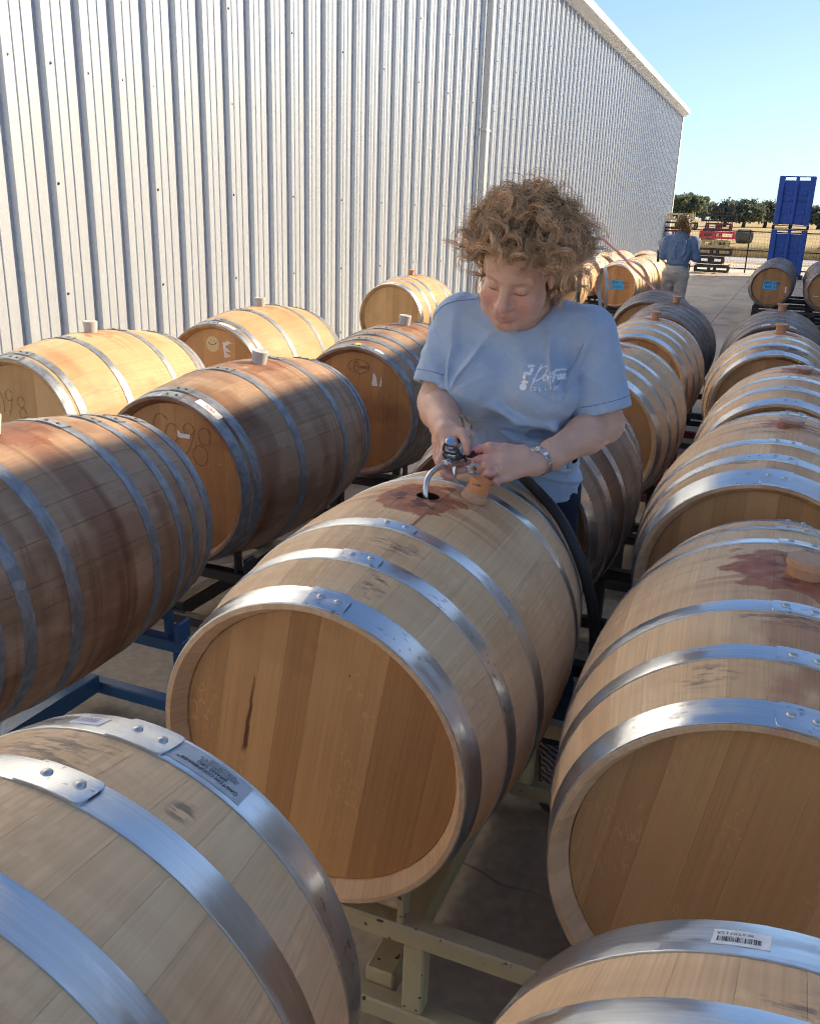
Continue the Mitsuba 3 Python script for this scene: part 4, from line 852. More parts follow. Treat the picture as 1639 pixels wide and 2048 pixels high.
def relax(V, F, n=2, lam=0.5):
    e = np.concatenate([F[:, [0, 1]], F[:, [1, 2]], F[:, [2, 0]]]); e = np.concatenate([e, e[:, ::-1]])
    deg = np.bincount(e[:, 0], minlength=len(V))[:, None]
    for i in range(n):
        for l in (lam, -lam - 0.03):
            S = np.stack([np.bincount(e[:, 0], V[e[:, 1], k], minlength=len(V)) for k in range(3)], 1); V = V + l * (S / np.maximum(deg, 1) - V)
    return V
nz = lambda p, f, seed=0: meshkit.noise(p * f, seed) - 0.5

# ---------------------------------------------------------------- the woman at the open barrel
A = np.array
HC_, hy, hp, hr = A([-0.558, 1.989, 1.427]), 0.056, 0.494, -0.186
fv = A([-math.sin(hy) * math.cos(hp), -math.cos(hy) * math.cos(hp), -math.sin(hp)]); Lv = np.cross([0, 0, 1.0], fv); Lv /= np.linalg.norm(Lv); Uv = np.cross(fv, Lv)
Lv, Uv = math.cos(hr) * Lv + math.sin(hr) * Uv, -math.sin(hr) * Lv + math.cos(hr) * Uv
HM = np.stack([Lv, fv, Uv], 1)                                   # head axes: her left, forward, up
shR, elR, wrR = A([-0.728, 2.105, 1.285]), A([-0.757, 2.035, 1.094]), A([-0.6531, 1.83, 1.0728])
shL, elL, wrL = A([-0.415, 2.105, 1.278]), A([-0.352, 2.10, 1.0753]), A([-0.4547, 1.86, 1.018])
HAND = {'R': {'index': [(-0.6391, 1.795, 1.0512), (-0.6474, 1.775, 1.0185), (-0.6327, 1.768, 0.9954), (-0.6157, 1.775, 0.9882)], 'middle': [(-0.6589, 1.82, 1.0465), (-0.6583, 1.8, 1.0142), (-0.6298, 1.8, 0.9925), (-0.596, 1.8, 1.0019)],
              'ring': [(-0.6767, 1.845, 1.0434), (-0.6744, 1.83, 1.013), (-0.6432, 1.83, 0.9937), (-0.5987, 1.83, 1.0127)], 'pinky': [(-0.6923, 1.87, 1.043), (-0.6885, 1.86, 1.016), (-0.6643, 1.86, 0.9989), (-0.6461, 1.86, 1.0038)],
              'thumb': [(-0.6391, 1.83, 1.0791), (-0.6113, 1.815, 1.0788), (-0.5946, 1.8, 1.0614), (-0.5908, 1.795, 1.0449)]},
        'L': {'index': [(-0.5134, 1.8, 1.0449), (-0.5418, 1.79, 1.0413), (-0.557, 1.785, 1.0359), (-0.5682, 1.785, 1.0322)], 'middle': [(-0.5143, 1.795, 1.0303), (-0.5395, 1.775, 1.0272), (-0.558, 1.8, 1.0095), (-0.5525, 1.82, 1.0029)],
              'ring': [(-0.5098, 1.795, 1.0151), (-0.5303, 1.77, 1.012), (-0.548, 1.8, 0.9951), (-0.5401, 1.82, 0.9888)], 'pinky': [(-0.5, 1.8, 0.9982), (-0.5149, 1.775, 0.9939), (-0.5299, 1.8, 0.9808), (-0.5227, 1.815, 0.9756)],
              'thumb': [(-0.4777, 1.84, 1.0471), (-0.5109, 1.815, 1.0586), (-0.5406, 1.8, 1.0616), (-0.5671, 1.795, 1.0537)]}}
def hand_sdf(p, H, wr):
    d = None
    M = [A(H[k][0]) for k in ('index', 'middle', 'ring', 'pinky')]
    for m, r in zip(M, (0.0125, 0.013, 0.0125, 0.0115)):
        e = cone(p, wr + 0.25 * (m - wr), m, 0.0165, r); d = e if d is None else smin(d, e, 0.010)
    d = smin(d, chain(p, [wr * 0.7 + A(H['thumb'][0]) * 0.3, H['thumb'][0], H['thumb'][1]], (0.018, 0.0165, 0.0118), 0.008), 0.012)
    for k, rr in (('index', (0.0112, 0.0095, 0.0086, 0.0076)), ('middle', (0.0112, 0.0095, 0.0086, 0.0076)), ('ring', (0.0108, 0.0091, 0.0082, 0.0073)), ('pinky', (0.0098, 0.0081, 0.0074, 0.0066)), ('thumb', (0.0122, 0.0112, 0.0104, 0.0088))):
        e = chain(p, H[k], rr, 0.003)
        for j in (1, 2): e = smin(e, np.linalg.norm(p - A(H[k][j]), axis=1) - rr[j] * 1.04, 0.003)
        d = smin(d, e, 0.0028)
    return d
def head_sdf(q):
    """q in head axes: (left, forward, up)"""
    s = q.copy(); s[:, 0] = np.abs(s[:, 0])
    d = ellip(q, (0, -0.008, 0.035), (0.0745, 0.093, 0.085))
    d = smin(d, ellip(q, (0, 0.022, -0.035), (0.062, 0.066, 0.078)), 0.03)
    d = smin(d, cone(s, (0.050, 0.008, -0.055), (0.012, 0.062, -0.100), 0.021, 0.0185), 0.022)        # jaw
    d = smin(d, ellip(q, (0, 0.062, -0.102), (0.021, 0.0185, 0.0175)), 0.014)                            # chin
    d = smin(d, ellip(q, (0, 0.03, -0.098), (0.044, 0.04, 0.022)), 0.02)                                 # under the chin
    d = smin(d, ellip(s, (0.044, 0.040, -0.070), (0.024, 0.030, 0.028)), 0.02)                          # jowl
    d = smin(d, ellip(s, (0.038, 0.060, -0.038), (0.028, 0.023, 0.024)), 0.018)                         # cheek
    d = smin(d, cone(s, (0.004, 0.083, 0.020), (0.046, 0.064, 0.017), 0.0105, 0.009), 0.012)          # brow
    d = smax(d, -ellip(s, (0.031, 0.095, -0.001), (0.0190, 0.0185, 0.0125)), 0.010)                     # eye hollow
    d = smin(d, ellip(s, (0.031, 0.0715, -0.0015), (0.0158, 0.0140, 0.0120)), 0.003)                    # closed lid over the eye
    d = smax(d, -cone(s, (0.019, 0.0865, -0.0085), (0.043, 0.080, -0.0075), 0.0016, 0.0013), 0.002)   # lid line
    n = cone(q, (0, 0.082, 0.012), (0, 0.106, -0.030), 0.0090, 0.0125); n = smin(n, ellip(q, (0, 0.1080, -0.0345), (0.0140, 0.0135, 0.0120)), 0.006)
    n = smin(n, ellip(s, (0.0135, 0.092, -0.0385), (0.0088, 0.0125, 0.0088)), 0.006)
    d = smin(d, n, 0.009)
    d = smax(d, -ellip(s, (0.0075, 0.0985, -0.0475), (0.0042, 0.006, 0.004)), 0.003)
    d = smin(d, ellip(q, (0, 0.079, -0.0645), (0.030, 0.0165, 0.019)), 0.012)                            # muzzle
    d = smin(d, cone(s, (0, 0.0950, -0.0665), (0.023, 0.083, -0.0765), 0.0050, 0.0025), 0.004)
    d = smin(d, cone(s, (0, 0.0925, -0.0785), (0.020, 0.083, -0.0810), 0.0060, 0.0025), 0.004)
    d = smax(d, -cone(s, (0, 0.1015, -0.0715), (0.026, 0.0865, -0.0790), 0.0022, 0.0016), 0.002)     # mouth
    d = smax(d, -cone(s, (0.021, 0.096, -0.046), (0.037, 0.082, -0.076), 0.0024, 0.0016), 0.006)       # fold beside the nose
    e = smax(ellip(s, (0.0765, -0.012, -0.008), (0.0085, 0.019, 0.031)), -ellip(s, (0.086, -0.009, -0.004), (0.006, 0.010, 0.018)), 0.004)
    return smin(d, e, 0.005)
neck0, neck1 = HC_ + HM @ A([0, -0.022, -0.055]), A([-0.572, 2.125, 1.285])
def torso_sdf(p):
    d = ellip(p, (-0.572, 2.135, 1.19), (0.165, 0.105, 0.165))
    d = smin(d, ellip(p, (-0.588, 2.185, 1.0), (0.150, 0.110, 0.17)), 0.05)
    d = smin(d, ellip(p, (-0.60, 2.235, 0.86), (0.165, 0.105, 0.13)), 0.05)
    for c in ((-0.652, 2.045, 1.158), (-0.498, 2.045, 1.152)): d = smin(d, ellip(p, c, (0.080, 0.072, 0.080)), 0.035)
    return smin(d, cone(p, shR, shL, 0.056, 0.056), 0.05)
def near(p, c, r): q = p - A(c).astype(p.dtype); return np.einsum('ij,ij->i', q, q) < r * r
def arm_sdf(p, sh, el, wr):
    mid = el + 0.28 * (wr - el)
    return smin(chain(p, [sh, 0.5 * (sh + el), el], (0.054, 0.051, 0.044), 0.02), chain(p, [el, mid, el + 0.75 * (wr - el), wr], (0.043, 0.044, 0.031, 0.0265), 0.02), 0.022)
def body_sdf(p):
    d = torso_sdf(p)
    d = smin(d, cone(p, neck0, neck1, 0.056, 0.064), 0.03)
    for sh, el, wr, H in ((shR, elR, wrR, HAND['R']), (shL, elL, wrL, HAND['L'])):
        arm = arm_sdf(p, sh, el, wr)
        d = smin(d, arm, 0.006)
        c = wr + 0.5 * (A(H['middle'][1]) - wr); m = near(p, c, 0.17)
        if m.any(): d[m] = smin(d[m], hand_sdf(p[m], H, wr), 0.009)
    for hx, kn, an in (((-0.69, 2.24, 0.85), (-0.675, 2.235, 0.47), (-0.66, 2.25, 0.09)), ((-0.515, 2.24, 0.85), (-0.475, 2.235, 0.47), (-0.428, 2.262, 0.09))):
        d = smin(d, chain(p, [hx, kn, an], (0.08, 0.05, 0.034), 0.03), 0.03)
    m = near(p, HC_, 0.24)
    if m.any(): d[m] = smin(d[m], head_sdf((p[m] - HC_) @ HM), 0.012)
    return d
w1 = thing('person', 'curly haired woman in a faded blue t-shirt bending over the open barrel', 'person')
V, F = sdf_mesh(body_sdf, (-0.87, 1.72, 0.03), (-0.20, 2.40, 1.62), 0.0030)
V = relax(V, F, 1)
q = (V - HC_) @ HM
base = A([0.60, 0.355, 0.258]); col = np.tile(base, (len(V), 1))
fr = meshkit.fbm(V * 260, 2, 3); big = meshkit.fbm(V * 38, 3, 5)
col *= (0.90 + 0.22 * big)[:, None]; col *= (1 - 0.05 * np.clip((fr - 0.6) * 20, 0, 1))[:, None]
red = A([0.60, 0.27, 0.21])
def tint(w, c): global col; w = np.clip(w, 0, 1)[:, None]; col = col * (1 - w) + A(c) * w
blob = lambda c, r: np.exp(-(((np.c_[np.abs(q[:, 0]), q[:, 1:]] - A(c)) / A(r)) ** 2).sum(1))
tint(0.80 * blob((0.038, 0.075, -0.035), (0.026, 0.04, 0.024)), red); tint(0.55 * blob((0, 0.11, -0.034), (0.016, 0.02, 0.014)), red); tint(0.3 * blob((0, 0.075, -0.1), (0.03, 0.03, 0.02)), red)
tint(0.85 * blob((0.0, 0.096, -0.0655), (0.019, 0.016, 0.0045)) + 0.85 * blob((0.010, 0.094, -0.0775), (0.015, 0.016, 0.0055)), (0.44, 0.17, 0.15))
tint(blob((0.031, 0.085, -0.0085), (0.0150, 0.012, 0.0028)), (0.09, 0.045, 0.035)); tint(0.35 * blob((0.031, 0.085, 0.002), (0.016, 0.012, 0.006)), (0.50, 0.25, 0.20)); tint(0.62 * blob((0.03, 0.085, 0.018), (0.018, 0.02, 0.0032)), (0.26, 0.14, 0.085))
for s in ('R', 'L'):
    for k in HAND[s]:
        for j in (1, 2, 3): tint((0.34 if k != 'thumb' or s == 'R' else 0.6) * np.exp(-((V - A(HAND[s][k][j])) ** 2).sum(1) / 0.014 ** 2), (0.52, 0.20, 0.18))
tint(0.7 * np.exp(-((V - A(HAND['L']['thumb'][3])) ** 2).sum(1) / 0.02 ** 2), (0.36, 0.09, 0.11)); tint(0.6 * np.exp(-((V - A(HAND['L']['index'][3])) ** 2).sum(1) / 0.014 ** 2), (0.40, 0.12, 0.13))
scene['mat_skin'] = {'type': 'twosided', 'bsdf': {'type': 'principled', 'base_color': {'type': 'mesh_attribute', 'name': 'vertex_color'}, 'roughness': 0.48, 'specular': 0.4}}
part(w1, 'body', (V, F), 'mat_skin', smooth=True, color=np.clip(col, 0, 1))

# t-shirt: loose over the torso, short sleeves, folds from the armpits and the shoulders
def ridge(p, pts, r, k=0.02): return chain(p, [A(t) for t in pts], [r] * len(pts), k)
FOLDS_UP = [([(-0.60, 1.985, 1.115), (-0.53, 1.975, 1.085), (-0.45, 2.00, 1.075)], 0.006), ([(-0.735, 2.07, 1.075), (-0.69, 2.035, 1.005), (-0.63, 2.03, 0.955)], 0.008), ([(-0.74, 2.10, 1.05), (-0.70, 2.07, 0.985), (-0.66, 2.055, 0.94)], 0.006), ([(-0.57, 2.015, 1.045), (-0.49, 2.02, 1.02), (-0.42, 2.06, 1.015)], 0.006), ([(-0.55, 2.035, 1.00), (-0.48, 2.045, 0.975), (-0.43, 2.08, 0.96)], 0.006)]
PIT_R, PIT_L = A([-0.706, 2.01, 1.150]), A([-0.440, 2.01, 1.150])
def cloth_folds(p):
    """folds that run from the armpits up to the shoulders and fan out over the chest"""
    o = np.zeros(len(p), p.dtype); front = np.clip((2.13 - p[:, 1]) / 0.05, 0, 1)
    for c, sg, ph in ((PIT_R, 1, 0.4), (PIT_L, -1, 1.7)):
        x, z = sg * (p[:, 0] - c[0]), p[:, 2] - c[2]; rr = np.hypot(x, z); th = np.arctan2(x, z + 0.02)
        w = 0.55 * nz(p * A([1, 1, 0.6]).astype(p.dtype), 16, 11)
        k = np.abs(np.sin(5.2 * th + ph + 2.4 * w)); fold = (1 - k) ** 1.6 - 0.34
        win = np.clip(rr / 0.03, 0, 1) * np.clip((0.185 - rr) / 0.10, 0, 1) * np.clip((z + 0.07) / 0.05, 0, 1) * np.clip((1.05 - th * 0.9) / 0.5, 0, 1) * np.clip((th + 0.75) / 0.4, 0, 1)
        o += 0.020 * fold * win * front
    n1 = meshkit.noise((p @ A([[0.87, 0, 0.5], [0, 1, 0], [-0.5, 0, 0.87]]).astype(p.dtype)) * A([9, 9, 22]).astype(p.dtype), 31); c1 = (1 - np.abs(2 * n1 - 1)) ** 3
    n2 = meshkit.noise((p @ A([[0.8, 0, -0.6], [0, 1, 0], [0.6, 0, 0.8]]).astype(p.dtype)) * A([12, 12, 30]).astype(p.dtype), 37); c2 = (1 - np.abs(2 * n2 - 1)) ** 3
    low = np.clip((1.13 - p[:, 2]) / 0.1, 0.35, 1)
    return o + 0.0085 * low * c1 + 0.0055 * low * c2
slR, slL = shR + 0.80 * (elR - shR), shL + 0.84 * (elL - shL)
def shirt_out(p):
    d = torso_sdf(p) - 0.011
    d = smin(d, ellip(p, (-0.59, 2.165, 0.985), (0.160, 0.120, 0.17)), 0.04)
    for sh, sl, el in ((shR, slR, elR), (shL, slL, elL)): d = smin(d, cone(p, sh + (0, 0.0, 0.004), sl, 0.0665, 0.0695), 0.006)
    for pts, r in FOLDS_UP:
        c, e = np.mean([pts[0], pts[-1]], axis=0), 0.5 * np.linalg.norm(A(pts[0]) - A(pts[-1])); m = near(p, c, e + 0.06)
        if m.any(): d[m] = smin(d[m], ridge(p[m], pts, r), 0.018)
    u = torso_sdf(p)
    for sh, sl, el in ((shR, slR, elR), (shL, slL, elL)): u = smin(u, chain(p, [sh, 0.5 * (sh + el), el], (0.054, 0.051, 0.044), 0.02), 0.008)
    d = smin(d, u - 0.010, 0.004)
    m = np.abs(d) < 0.028
    if m.any(): d[m] -= cloth_folds(p[m])
    return d
def shirt_sdf(p):
    d = shirt_out(p); out = torso_sdf(p) > 0.024
    d = smax(d, 0.842 + 0.008 * np.sin(p[:, 0] * 25) + 0.004 * np.sin(p[:, 0] * 60) + 0.10 * (p[:, 1] - 2.2) - p[:, 2], 0.004)        # hem
    for sh, sl, el in ((shR, slR, elR), (shL, slL, elL)):
        u = (el - sh) / np.linalg.norm(el - sh); t = (p - sl) @ u; lat = np.linalg.norm(p - sl - t[:, None] * u, axis=1); m = lat < 0.095
        d = np.where(m & (t > -0.05) & out, smax(d, t - 0.003, 0.004), d); d = np.where((t > 0.012) & (lat < 0.075) & (torso_sdf(p) > 0.004), np.maximum(d, 0.02), d)
        d = np.where((t > -0.06) & out, smax(d, -(cone(p, sh + 0.45 * (el - sh), el + 0.2 * (el - sh), 0.0560, 0.0560)), 0.004), d)
    n = (neck0 - neck1) / np.linalg.norm(neck0 - neck1)
    nk = cone(p, A([-0.566, 2.085, 1.330]), neck0 + 0.06 * n, 0.070, 0.082)
    return smax(d, -nk, 0.008)
V, F = sdf_mesh(shirt_sdf, (-0.88, 1.90, 0.78), (-0.22, 2.42, 1.45), 0.0038, 0.015)
def shirt_col(p, n, uv):
    a = fbm(p.x * 9, p.y * 9, p.z * 7, 4); w = noise(p.x * 700, p.y * 700, p.z * 700)
    c = mix((0.30, 0.385, 0.52), (0.39, 0.475, 0.60), a) * (0.92 + 0.16 * w)
    st = smoothstep(0.60, 0.68, fbm(p.x * 16 + 4, p.z * 22, 3, 4)) * smoothstep(1.20, 1.05, p.z)
    return mix(c, mi.Color3f(0.47, 0.51, 0.57), 0.4 * st)
bs('mat_tshirt', shirt_col, 0.85, spec=0.15, sheen=0.3)
sk = part(w1, 'tshirt', (V, F), 'mat_tshirt', smooth=True)
def march(P, d, fn, n=60):
    t = np.zeros(len(P))
    for i in range(n): t += np.clip(fn(P + t[:, None] * d), -0.02, 0.03) * 0.8
    return P + t[:, None] * d
# seams: shoulder and sleeve seams, hem stitching as fine raised lines
bs('mat_seam', (0.12, 0.19, 0.33), 0.9)
def seam(pts, r=0.0011):
    P = spline(pts, 50); P = march(P + A([0, -0.06, 0.02]), A([0, 0.95, -0.31]), shirt_sdf); return tube(P, r, 5)
part(sk, 'seam', seam([(-0.60, 2.05, 1.37), (-0.68, 2.05, 1.355), (-0.745, 2.05, 1.335), (-0.80, 2.05, 1.27)]), 'mat_seam', smooth=True)
part(sk, 'seam', seam([(-0.405, 2.02, 1.27), (-0.43, 2.0, 1.22), (-0.448, 2.0, 1.17)]), 'mat_seam', smooth=True)
for sh, sl, el in ((shR, slR, elR), (shL, slL, elL)):
    u = (el - sh) / np.linalg.norm(el - sh); e1 = np.cross(u, [0, 1, 0]); e1 /= np.linalg.norm(e1); e2 = np.cross(u, e1)
    a = np.linspace(0, 2 * np.pi, 60); ring = sl - 0.022 * u + 0.12 * (np.cos(a)[:, None] * e1 + np.sin(a)[:, None] * e2); dirs = -(np.cos(a)[:, None] * e1 + np.sin(a)[:, None] * e2)
    t = np.zeros(60)
    for i in range(60): t += np.clip(shirt_out(ring + t[:, None] * dirs), -0.02, 0.03) * 0.8
    S_ = ring + t[:, None] * dirs; ok = np.linalg.norm(S_ - (sl - 0.022 * u), axis=1) < 0.082; ok &= np.abs((S_ - (sl - 0.022 * u)) @ u) < 0.01
    k0 = int(np.argmin(ok)); ok, S_ = np.roll(ok, -k0), np.roll(S_, -k0, 0); run = np.nonzero(ok)[0]
    if len(run) > 6:
        run = max(np.split(run, np.nonzero(np.diff(run) > 1)[0] + 1), key=len); part(sk, 'hem_stitch', tube(S_[run], 0.0010, 5), 'mat_seam', smooth=True)
# small ink like marks on the left sleeve
bs('mat_logo_white', (0.78, 0.80, 0.84), 0.8); bs('mat_dark_mark', (0.03, 0.035, 0.06), 0.8)
def to_chest(X, Y):
    """logo drawing units (0..160, 0..100 down) -> (x, z) on the chest"""
    u, v = X + 1020 - 1066, Y + 700 - 770
    return -0.5064 + u * 0.0689 / 59 + v * 0.00009, 1.1693 + u * 0.0069 / 59 - v * 0.00115
def on_shirt(g, mat, name, parent=None):
    ms = []
    for pg in polys(g):
        pg = pg.segmentize(1.5); m = trimesh.creation.extrude_polygon(pg, 0.001, engine='earcut'); v = m.vertices; keep = m.faces[(v[m.faces][:, :, 2] < 5e-4).all(1)]
        x, z = to_chest(v[:, 0], v[:, 1]); P = march(np.stack([x, np.full(len(x), 1.88), z], 1), A([0, 1.0, 0]), shirt_sdf); P[:, 1] -= 0.0022
        ms.append(trimesh.Trimesh(P, keep, process=False))
    return part(sk if parent is None else parent, name, cat(ms), mat)
K = 10.24
sc_ = lambda L: [(x / K, y / K) for x, y in L]
st = unary_union([LineString(spline(sc_(l), 30)).buffer(1.2) for l in ([(650, 300), (620, 400), (575, 560), (540, 680)], [(640, 390), (700, 335), (770, 325), (785, 380), (740, 490), (650, 570), (570, 585), (560, 545)], [(800, 500), (765, 495), (738, 540), (755, 590), (795, 565), (800, 510), (790, 500)], [(830, 520), (828, 610)], [(829, 550), (848, 505), (872, 500), (880, 515)], [(955, 390), (925, 480), (900, 570), (885, 665)], [(880, 450), (945, 420), (1015, 412), (1088, 428)],
     [(950, 490), (942, 605)], [(945, 535), (965, 497), (990, 505)], [(998, 552), (1040, 530), (1030, 500), (1003, 520), (1000, 570), (1030, 590), (1055, 568)], [(1062, 552), (1100, 530), (1092, 502), (1068, 520), (1064, 565), (1090, 590), (1118, 572)])])
on_shirt(st, 'mat_logo_white', 'logo_script')
stones = [affinity.rotate(affinity.scale(Point(x / K, y / K).buffer(1, 24), w / K, h / K), r) for x, y, w, h, r in ((462, 308, 72, 27, 6), (492, 385, 36, 42, 0), (428, 440, 84, 28, 12), (365, 508, 44, 54, 25), (384, 608, 88, 32, 0), (352, 703, 78, 68, 8))]
for s_ in stones: on_shirt(s_, 'mat_logo_white', 'logo_stone')
lt = meshkit.text_mesh('CELLAR', 6.4, 0.1, True); W_ = lt.vertices[:, 0].max()
cs = []
for i, ch in enumerate('CELLAR'):
    m = meshkit.text_mesh(ch, 7.2, 0.1, True); v = m.vertices; x0 = (490 + i * 93) / K; keep = m.faces[(v[m.faces][:, :, 2] < 0.05).all(1)]
    x, z = to_chest(x0 + v[:, 0], 776 / K - v[:, 1]); P = march(np.stack([x, np.full(len(x), 1.88), z], 1), A([0, 1.0, 0]), shirt_sdf); P[:, 1] -= 0.0013; P[:, 1] -= 0.0018; cs.append(trimesh.Trimesh(P, keep, process=False))
part(sk, 'logo_lettering', cat(cs), 'mat_logo_white')

# trousers, shoes
def jeans_sdf(p):
    d = ellip(p, (-0.60, 2.237, 0.86), (0.170, 0.108, 0.12))
    for hx, kn, an in (((-0.69, 2.238, 0.84), (-0.675, 2.232, 0.47), (-0.66, 2.245, 0.10)), ((-0.515, 2.238, 0.84), (-0.475, 2.232, 0.47), (-0.430, 2.255, 0.115))):
        d = smin(d, chain(p, [hx, kn, an], (0.094, 0.068, 0.056), 0.03), 0.03)
    d = d + 0.010 * nz(p * A([1, 1, 1.6]), 18, 4) + 0.004 * nz(p, 60, 8)
    return smax(smax(d, 0.10 - p[:, 2], 0.004), p[:, 2] - 0.93, 0.004)
V, F = sdf_mesh(jeans_sdf, (-0.82, 2.06, 0.06), (-0.32, 2.40, 0.96), 0.006)
bs('mat_jeans', lambda p, n, uv: mix((0.012, 0.016, 0.028), (0.030, 0.038, 0.058), fbm(p.x * 14, p.y * 14, p.z * 14, 3)), 0.85, spec=0.15)
part(w1, 'trousers', (V, F), 'mat_jeans', smooth=True)
def shoe_col(p, n, uv):
    s = dr.sin((p.y * 0.8 + p.x * 0.5 + p.z * 1.3) * 330 + 5 * fbm(p.x * 40, p.y * 40, p.z * 40, 2)); return mix((0.05, 0.045, 0.05), (0.34, 0.29, 0.28), smoothstep(-0.1, 0.3, s))
bs('mat_shoe', shoe_col, 0.8); bs('mat_sole', (0.05, 0.05, 0.05), 0.7)
for x, y, tx, ty in ((-0.66, 2.27, -0.645, 2.06), (-0.430, 2.285, -0.372, 2.075)):
    heel, toe = A([x, y, 0.045]), A([tx, ty, 0.035])
    fn = lambda p: smax(smax(smin(cone(p, heel, toe, 0.040, 0.041), cone(p, heel + (0, -0.01, 0.01), heel + (0, -0.015, 0.05), 0.038, 0.04), 0.02), 0.016 - p[:, 2], 0.004), p[:, 2] - 0.092, 0.004)
    V, F = sdf_mesh(fn, (min(x, tx) - 0.06, ty - 0.06, 0.0), (max(x, tx) + 0.06, y + 0.06, 0.11), 0.005)
    shk = part(w1, 'shoe', (V, F), 'mat_shoe', smooth=True)
    fs = lambda p: smax(cone(p * A([1, 1, 0]), heel * (1, 1, 0), toe * (1, 1, 0), 0.043, 0.045), np.abs(p[:, 2] - 0.008) - 0.008, 0.003)
    V, F = sdf_mesh(fs, (min(x, tx) - 0.07, ty - 0.07, -0.01), (max(x, tx) + 0.07, y + 0.07, 0.03), 0.005); part(shk, 'sole', (V, F), 'mat_sole', smooth=True)

# hair: a dark under-mass on the scalp and hundreds of curled locks of several strands each
r = np.random.default_rng(21)
def cap_sdf(p):
    q = (p - HC_) @ HM; d = ellip(q, (0, -0.022, 0.048), (0.086, 0.094, 0.088)) + 0.03 * nz(p, 42, 3) + 0.014 * nz(p, 100, 5)
    d = smin(d, ellip(q, (0, -0.06, -0.02), (0.088, 0.05, 0.06)) + 0.02 * nz(p, 50, 9), 0.02)
    face = smax(0.046 + 0.03 * nz(p, 60, 12) - q[:, 1], q[:, 2] - 0.072 + 0.05 * nz(p, 45, 14), 0.004); side = smax(-0.030 - q[:, 1], q[:, 2] - 0.035, 0.004)
    return smax(smax(d, -face, 0.006), -side, 0.006)
V, F = sdf_mesh(cap_sdf, HC_ - 0.19, HC_ + 0.19, 0.005, 0.02)
scene['mat_hair'] = {'type': 'twosided', 'bsdf': {'type': 'principled', 'base_color': {'type': 'mesh_attribute', 'name': 'vertex_color'}, 'roughness': 0.42, 'specular': 0.35}}
hk = part(w1, 'hair', (V, F), 'mat_hair', smooth=True, color=np.tile((0.34, 0.21, 0.12), (len(V), 1)) * (0.7 + 0.6 * meshkit.fbm(V * 160, 3))[:, None])
def scalp(n):
    out = []
    while len(out) < n:
        v = r.normal(size=3); v /= np.linalg.norm(v); q = A([0, -0.008, 0.035]) + v * A([0.0745, 0.093, 0.085])
        if q[1] > 0.052 - 0.25 * abs(q[0]) and q[2] < 0.078: continue
        if q[2] < -0.055 or (q[2] < 0.045 and q[1] > -0.030): continue
        out.append((q, v))
    return out
def curls(n, length, rad_c, spread, strands, width, seglen=30, fringe=False):
    Ps, Cs = [], []
    t = np.linspace(0, 1, seglen)
    for q, v in scalp(n):
        nrm = v / A([0.0745, 0.093, 0.085]); nrm /= np.linalg.norm(nrm)
        # locks over the forehead sweep sideways, the rest stand out and droop
        side = np.cross(nrm, r.normal(size=3)); side /= np.linalg.norm(side)
        nw = HM @ nrm; out = length * r.uniform(0.55, 1.08) * (1 + 0.26 * max(nw[2], 0) - 0.28 * max(-nw[0], 0) + 0.06 * max(nw[0], 0)); drift = side * r.uniform(0.2, 0.9) * out
        front = q[1] > 0.03 and q[2] > 0.06
        if front: drift = A([np.sign(q[0] + r.normal() * 0.04) * 0.7, 0.22, -0.18 if r.uniform() < 0.6 else -0.55]) * out * r.uniform(0.5, 1.15)
        down = HM.T @ A([0, 0, -1.0])
        path = q + nrm * (out * (0.95 * t ** 0.75))[:, None] + drift * (t ** 1.6)[:, None] + down * (out * (0.42 if q[1] < -0.03 or q[2] > 0.09 else 0.16) * t ** 2.2)[:, None]
        rc = rad_c * r.uniform(0.6, 1.5); turns = r.uniform(0.9, 2.6); ph = r.uniform(0, 2 * np.pi); ch = r.choice([-1, 1])
        d = np.gradient(path, axis=0); d /= np.linalg.norm(d, axis=1, keepdims=True); e1 = np.cross(d, side); e1 /= np.linalg.norm(e1, axis=1, keepdims=True) + 1e-9; e2 = np.cross(d, e1)
        tone = r.uniform(0.55, 1.3)
        for s in range(strands):
            o1, o2 = r.normal(size=2) * width; pp = ph + r.normal() * 0.22; rr = rc * (1 + r.normal() * 0.12) * np.clip(t * 4, 0, 1)
            a = pp + ch * 2 * np.pi * turns * t
            Ps.append(path + e1 * (rr * np.cos(a) + o1 * (0.4 + t))[:, None] + e2 * (rr * np.sin(a) + o2 * (0.4 + t))[:, None])
            k = (0.10 + 0.90 * t ** 0.9)[:, None]; Cs.append((A([0.26, 0.15, 0.082]) * (1 - k) + A([0.66, 0.435, 0.25]) * k) * tone * r.uniform(0.8, 1.2))  # roots naturally darker, deepened further as painted shade inside the curls
    return np.array(Ps), np.array(Cs)
def strand_mesh(P, C, rad):
    S, N, _ = P.shape; d = np.gradient(P, axis=1); d /= np.linalg.norm(d, axis=2, keepdims=True) + 1e-12
    ref = A([0.31, 0.21, 0.93]); u = np.cross(d, ref); u /= np.linalg.norm(u, axis=2, keepdims=True) + 1e-12; w = np.cross(d, u)
    tp = rad * np.clip(1.2 - np.linspace(0, 1, N) ** 3, 0.25, 1)[None, :, None]
    V = np.stack([P + tp * (math.cos(a) * u + math.sin(a) * w) for a in (0, 2.094, 4.189)], 2).reshape(-1, 3)
    b_ = (np.arange(S)[:, None] * N + np.arange(N - 1)[None]).reshape(-1) * 3; F = []
    for j in range(3):
        j2 = (j + 1) % 3; F += [np.stack([b_ + j, b_ + j2, b_ + 3 + j2], 1), np.stack([b_ + j, b_ + 3 + j2, b_ + 3 + j], 1)]
    return trimesh.Trimesh(V, np.concatenate(F), process=False), np.repeat(C.reshape(-1, 3), 3, axis=0)
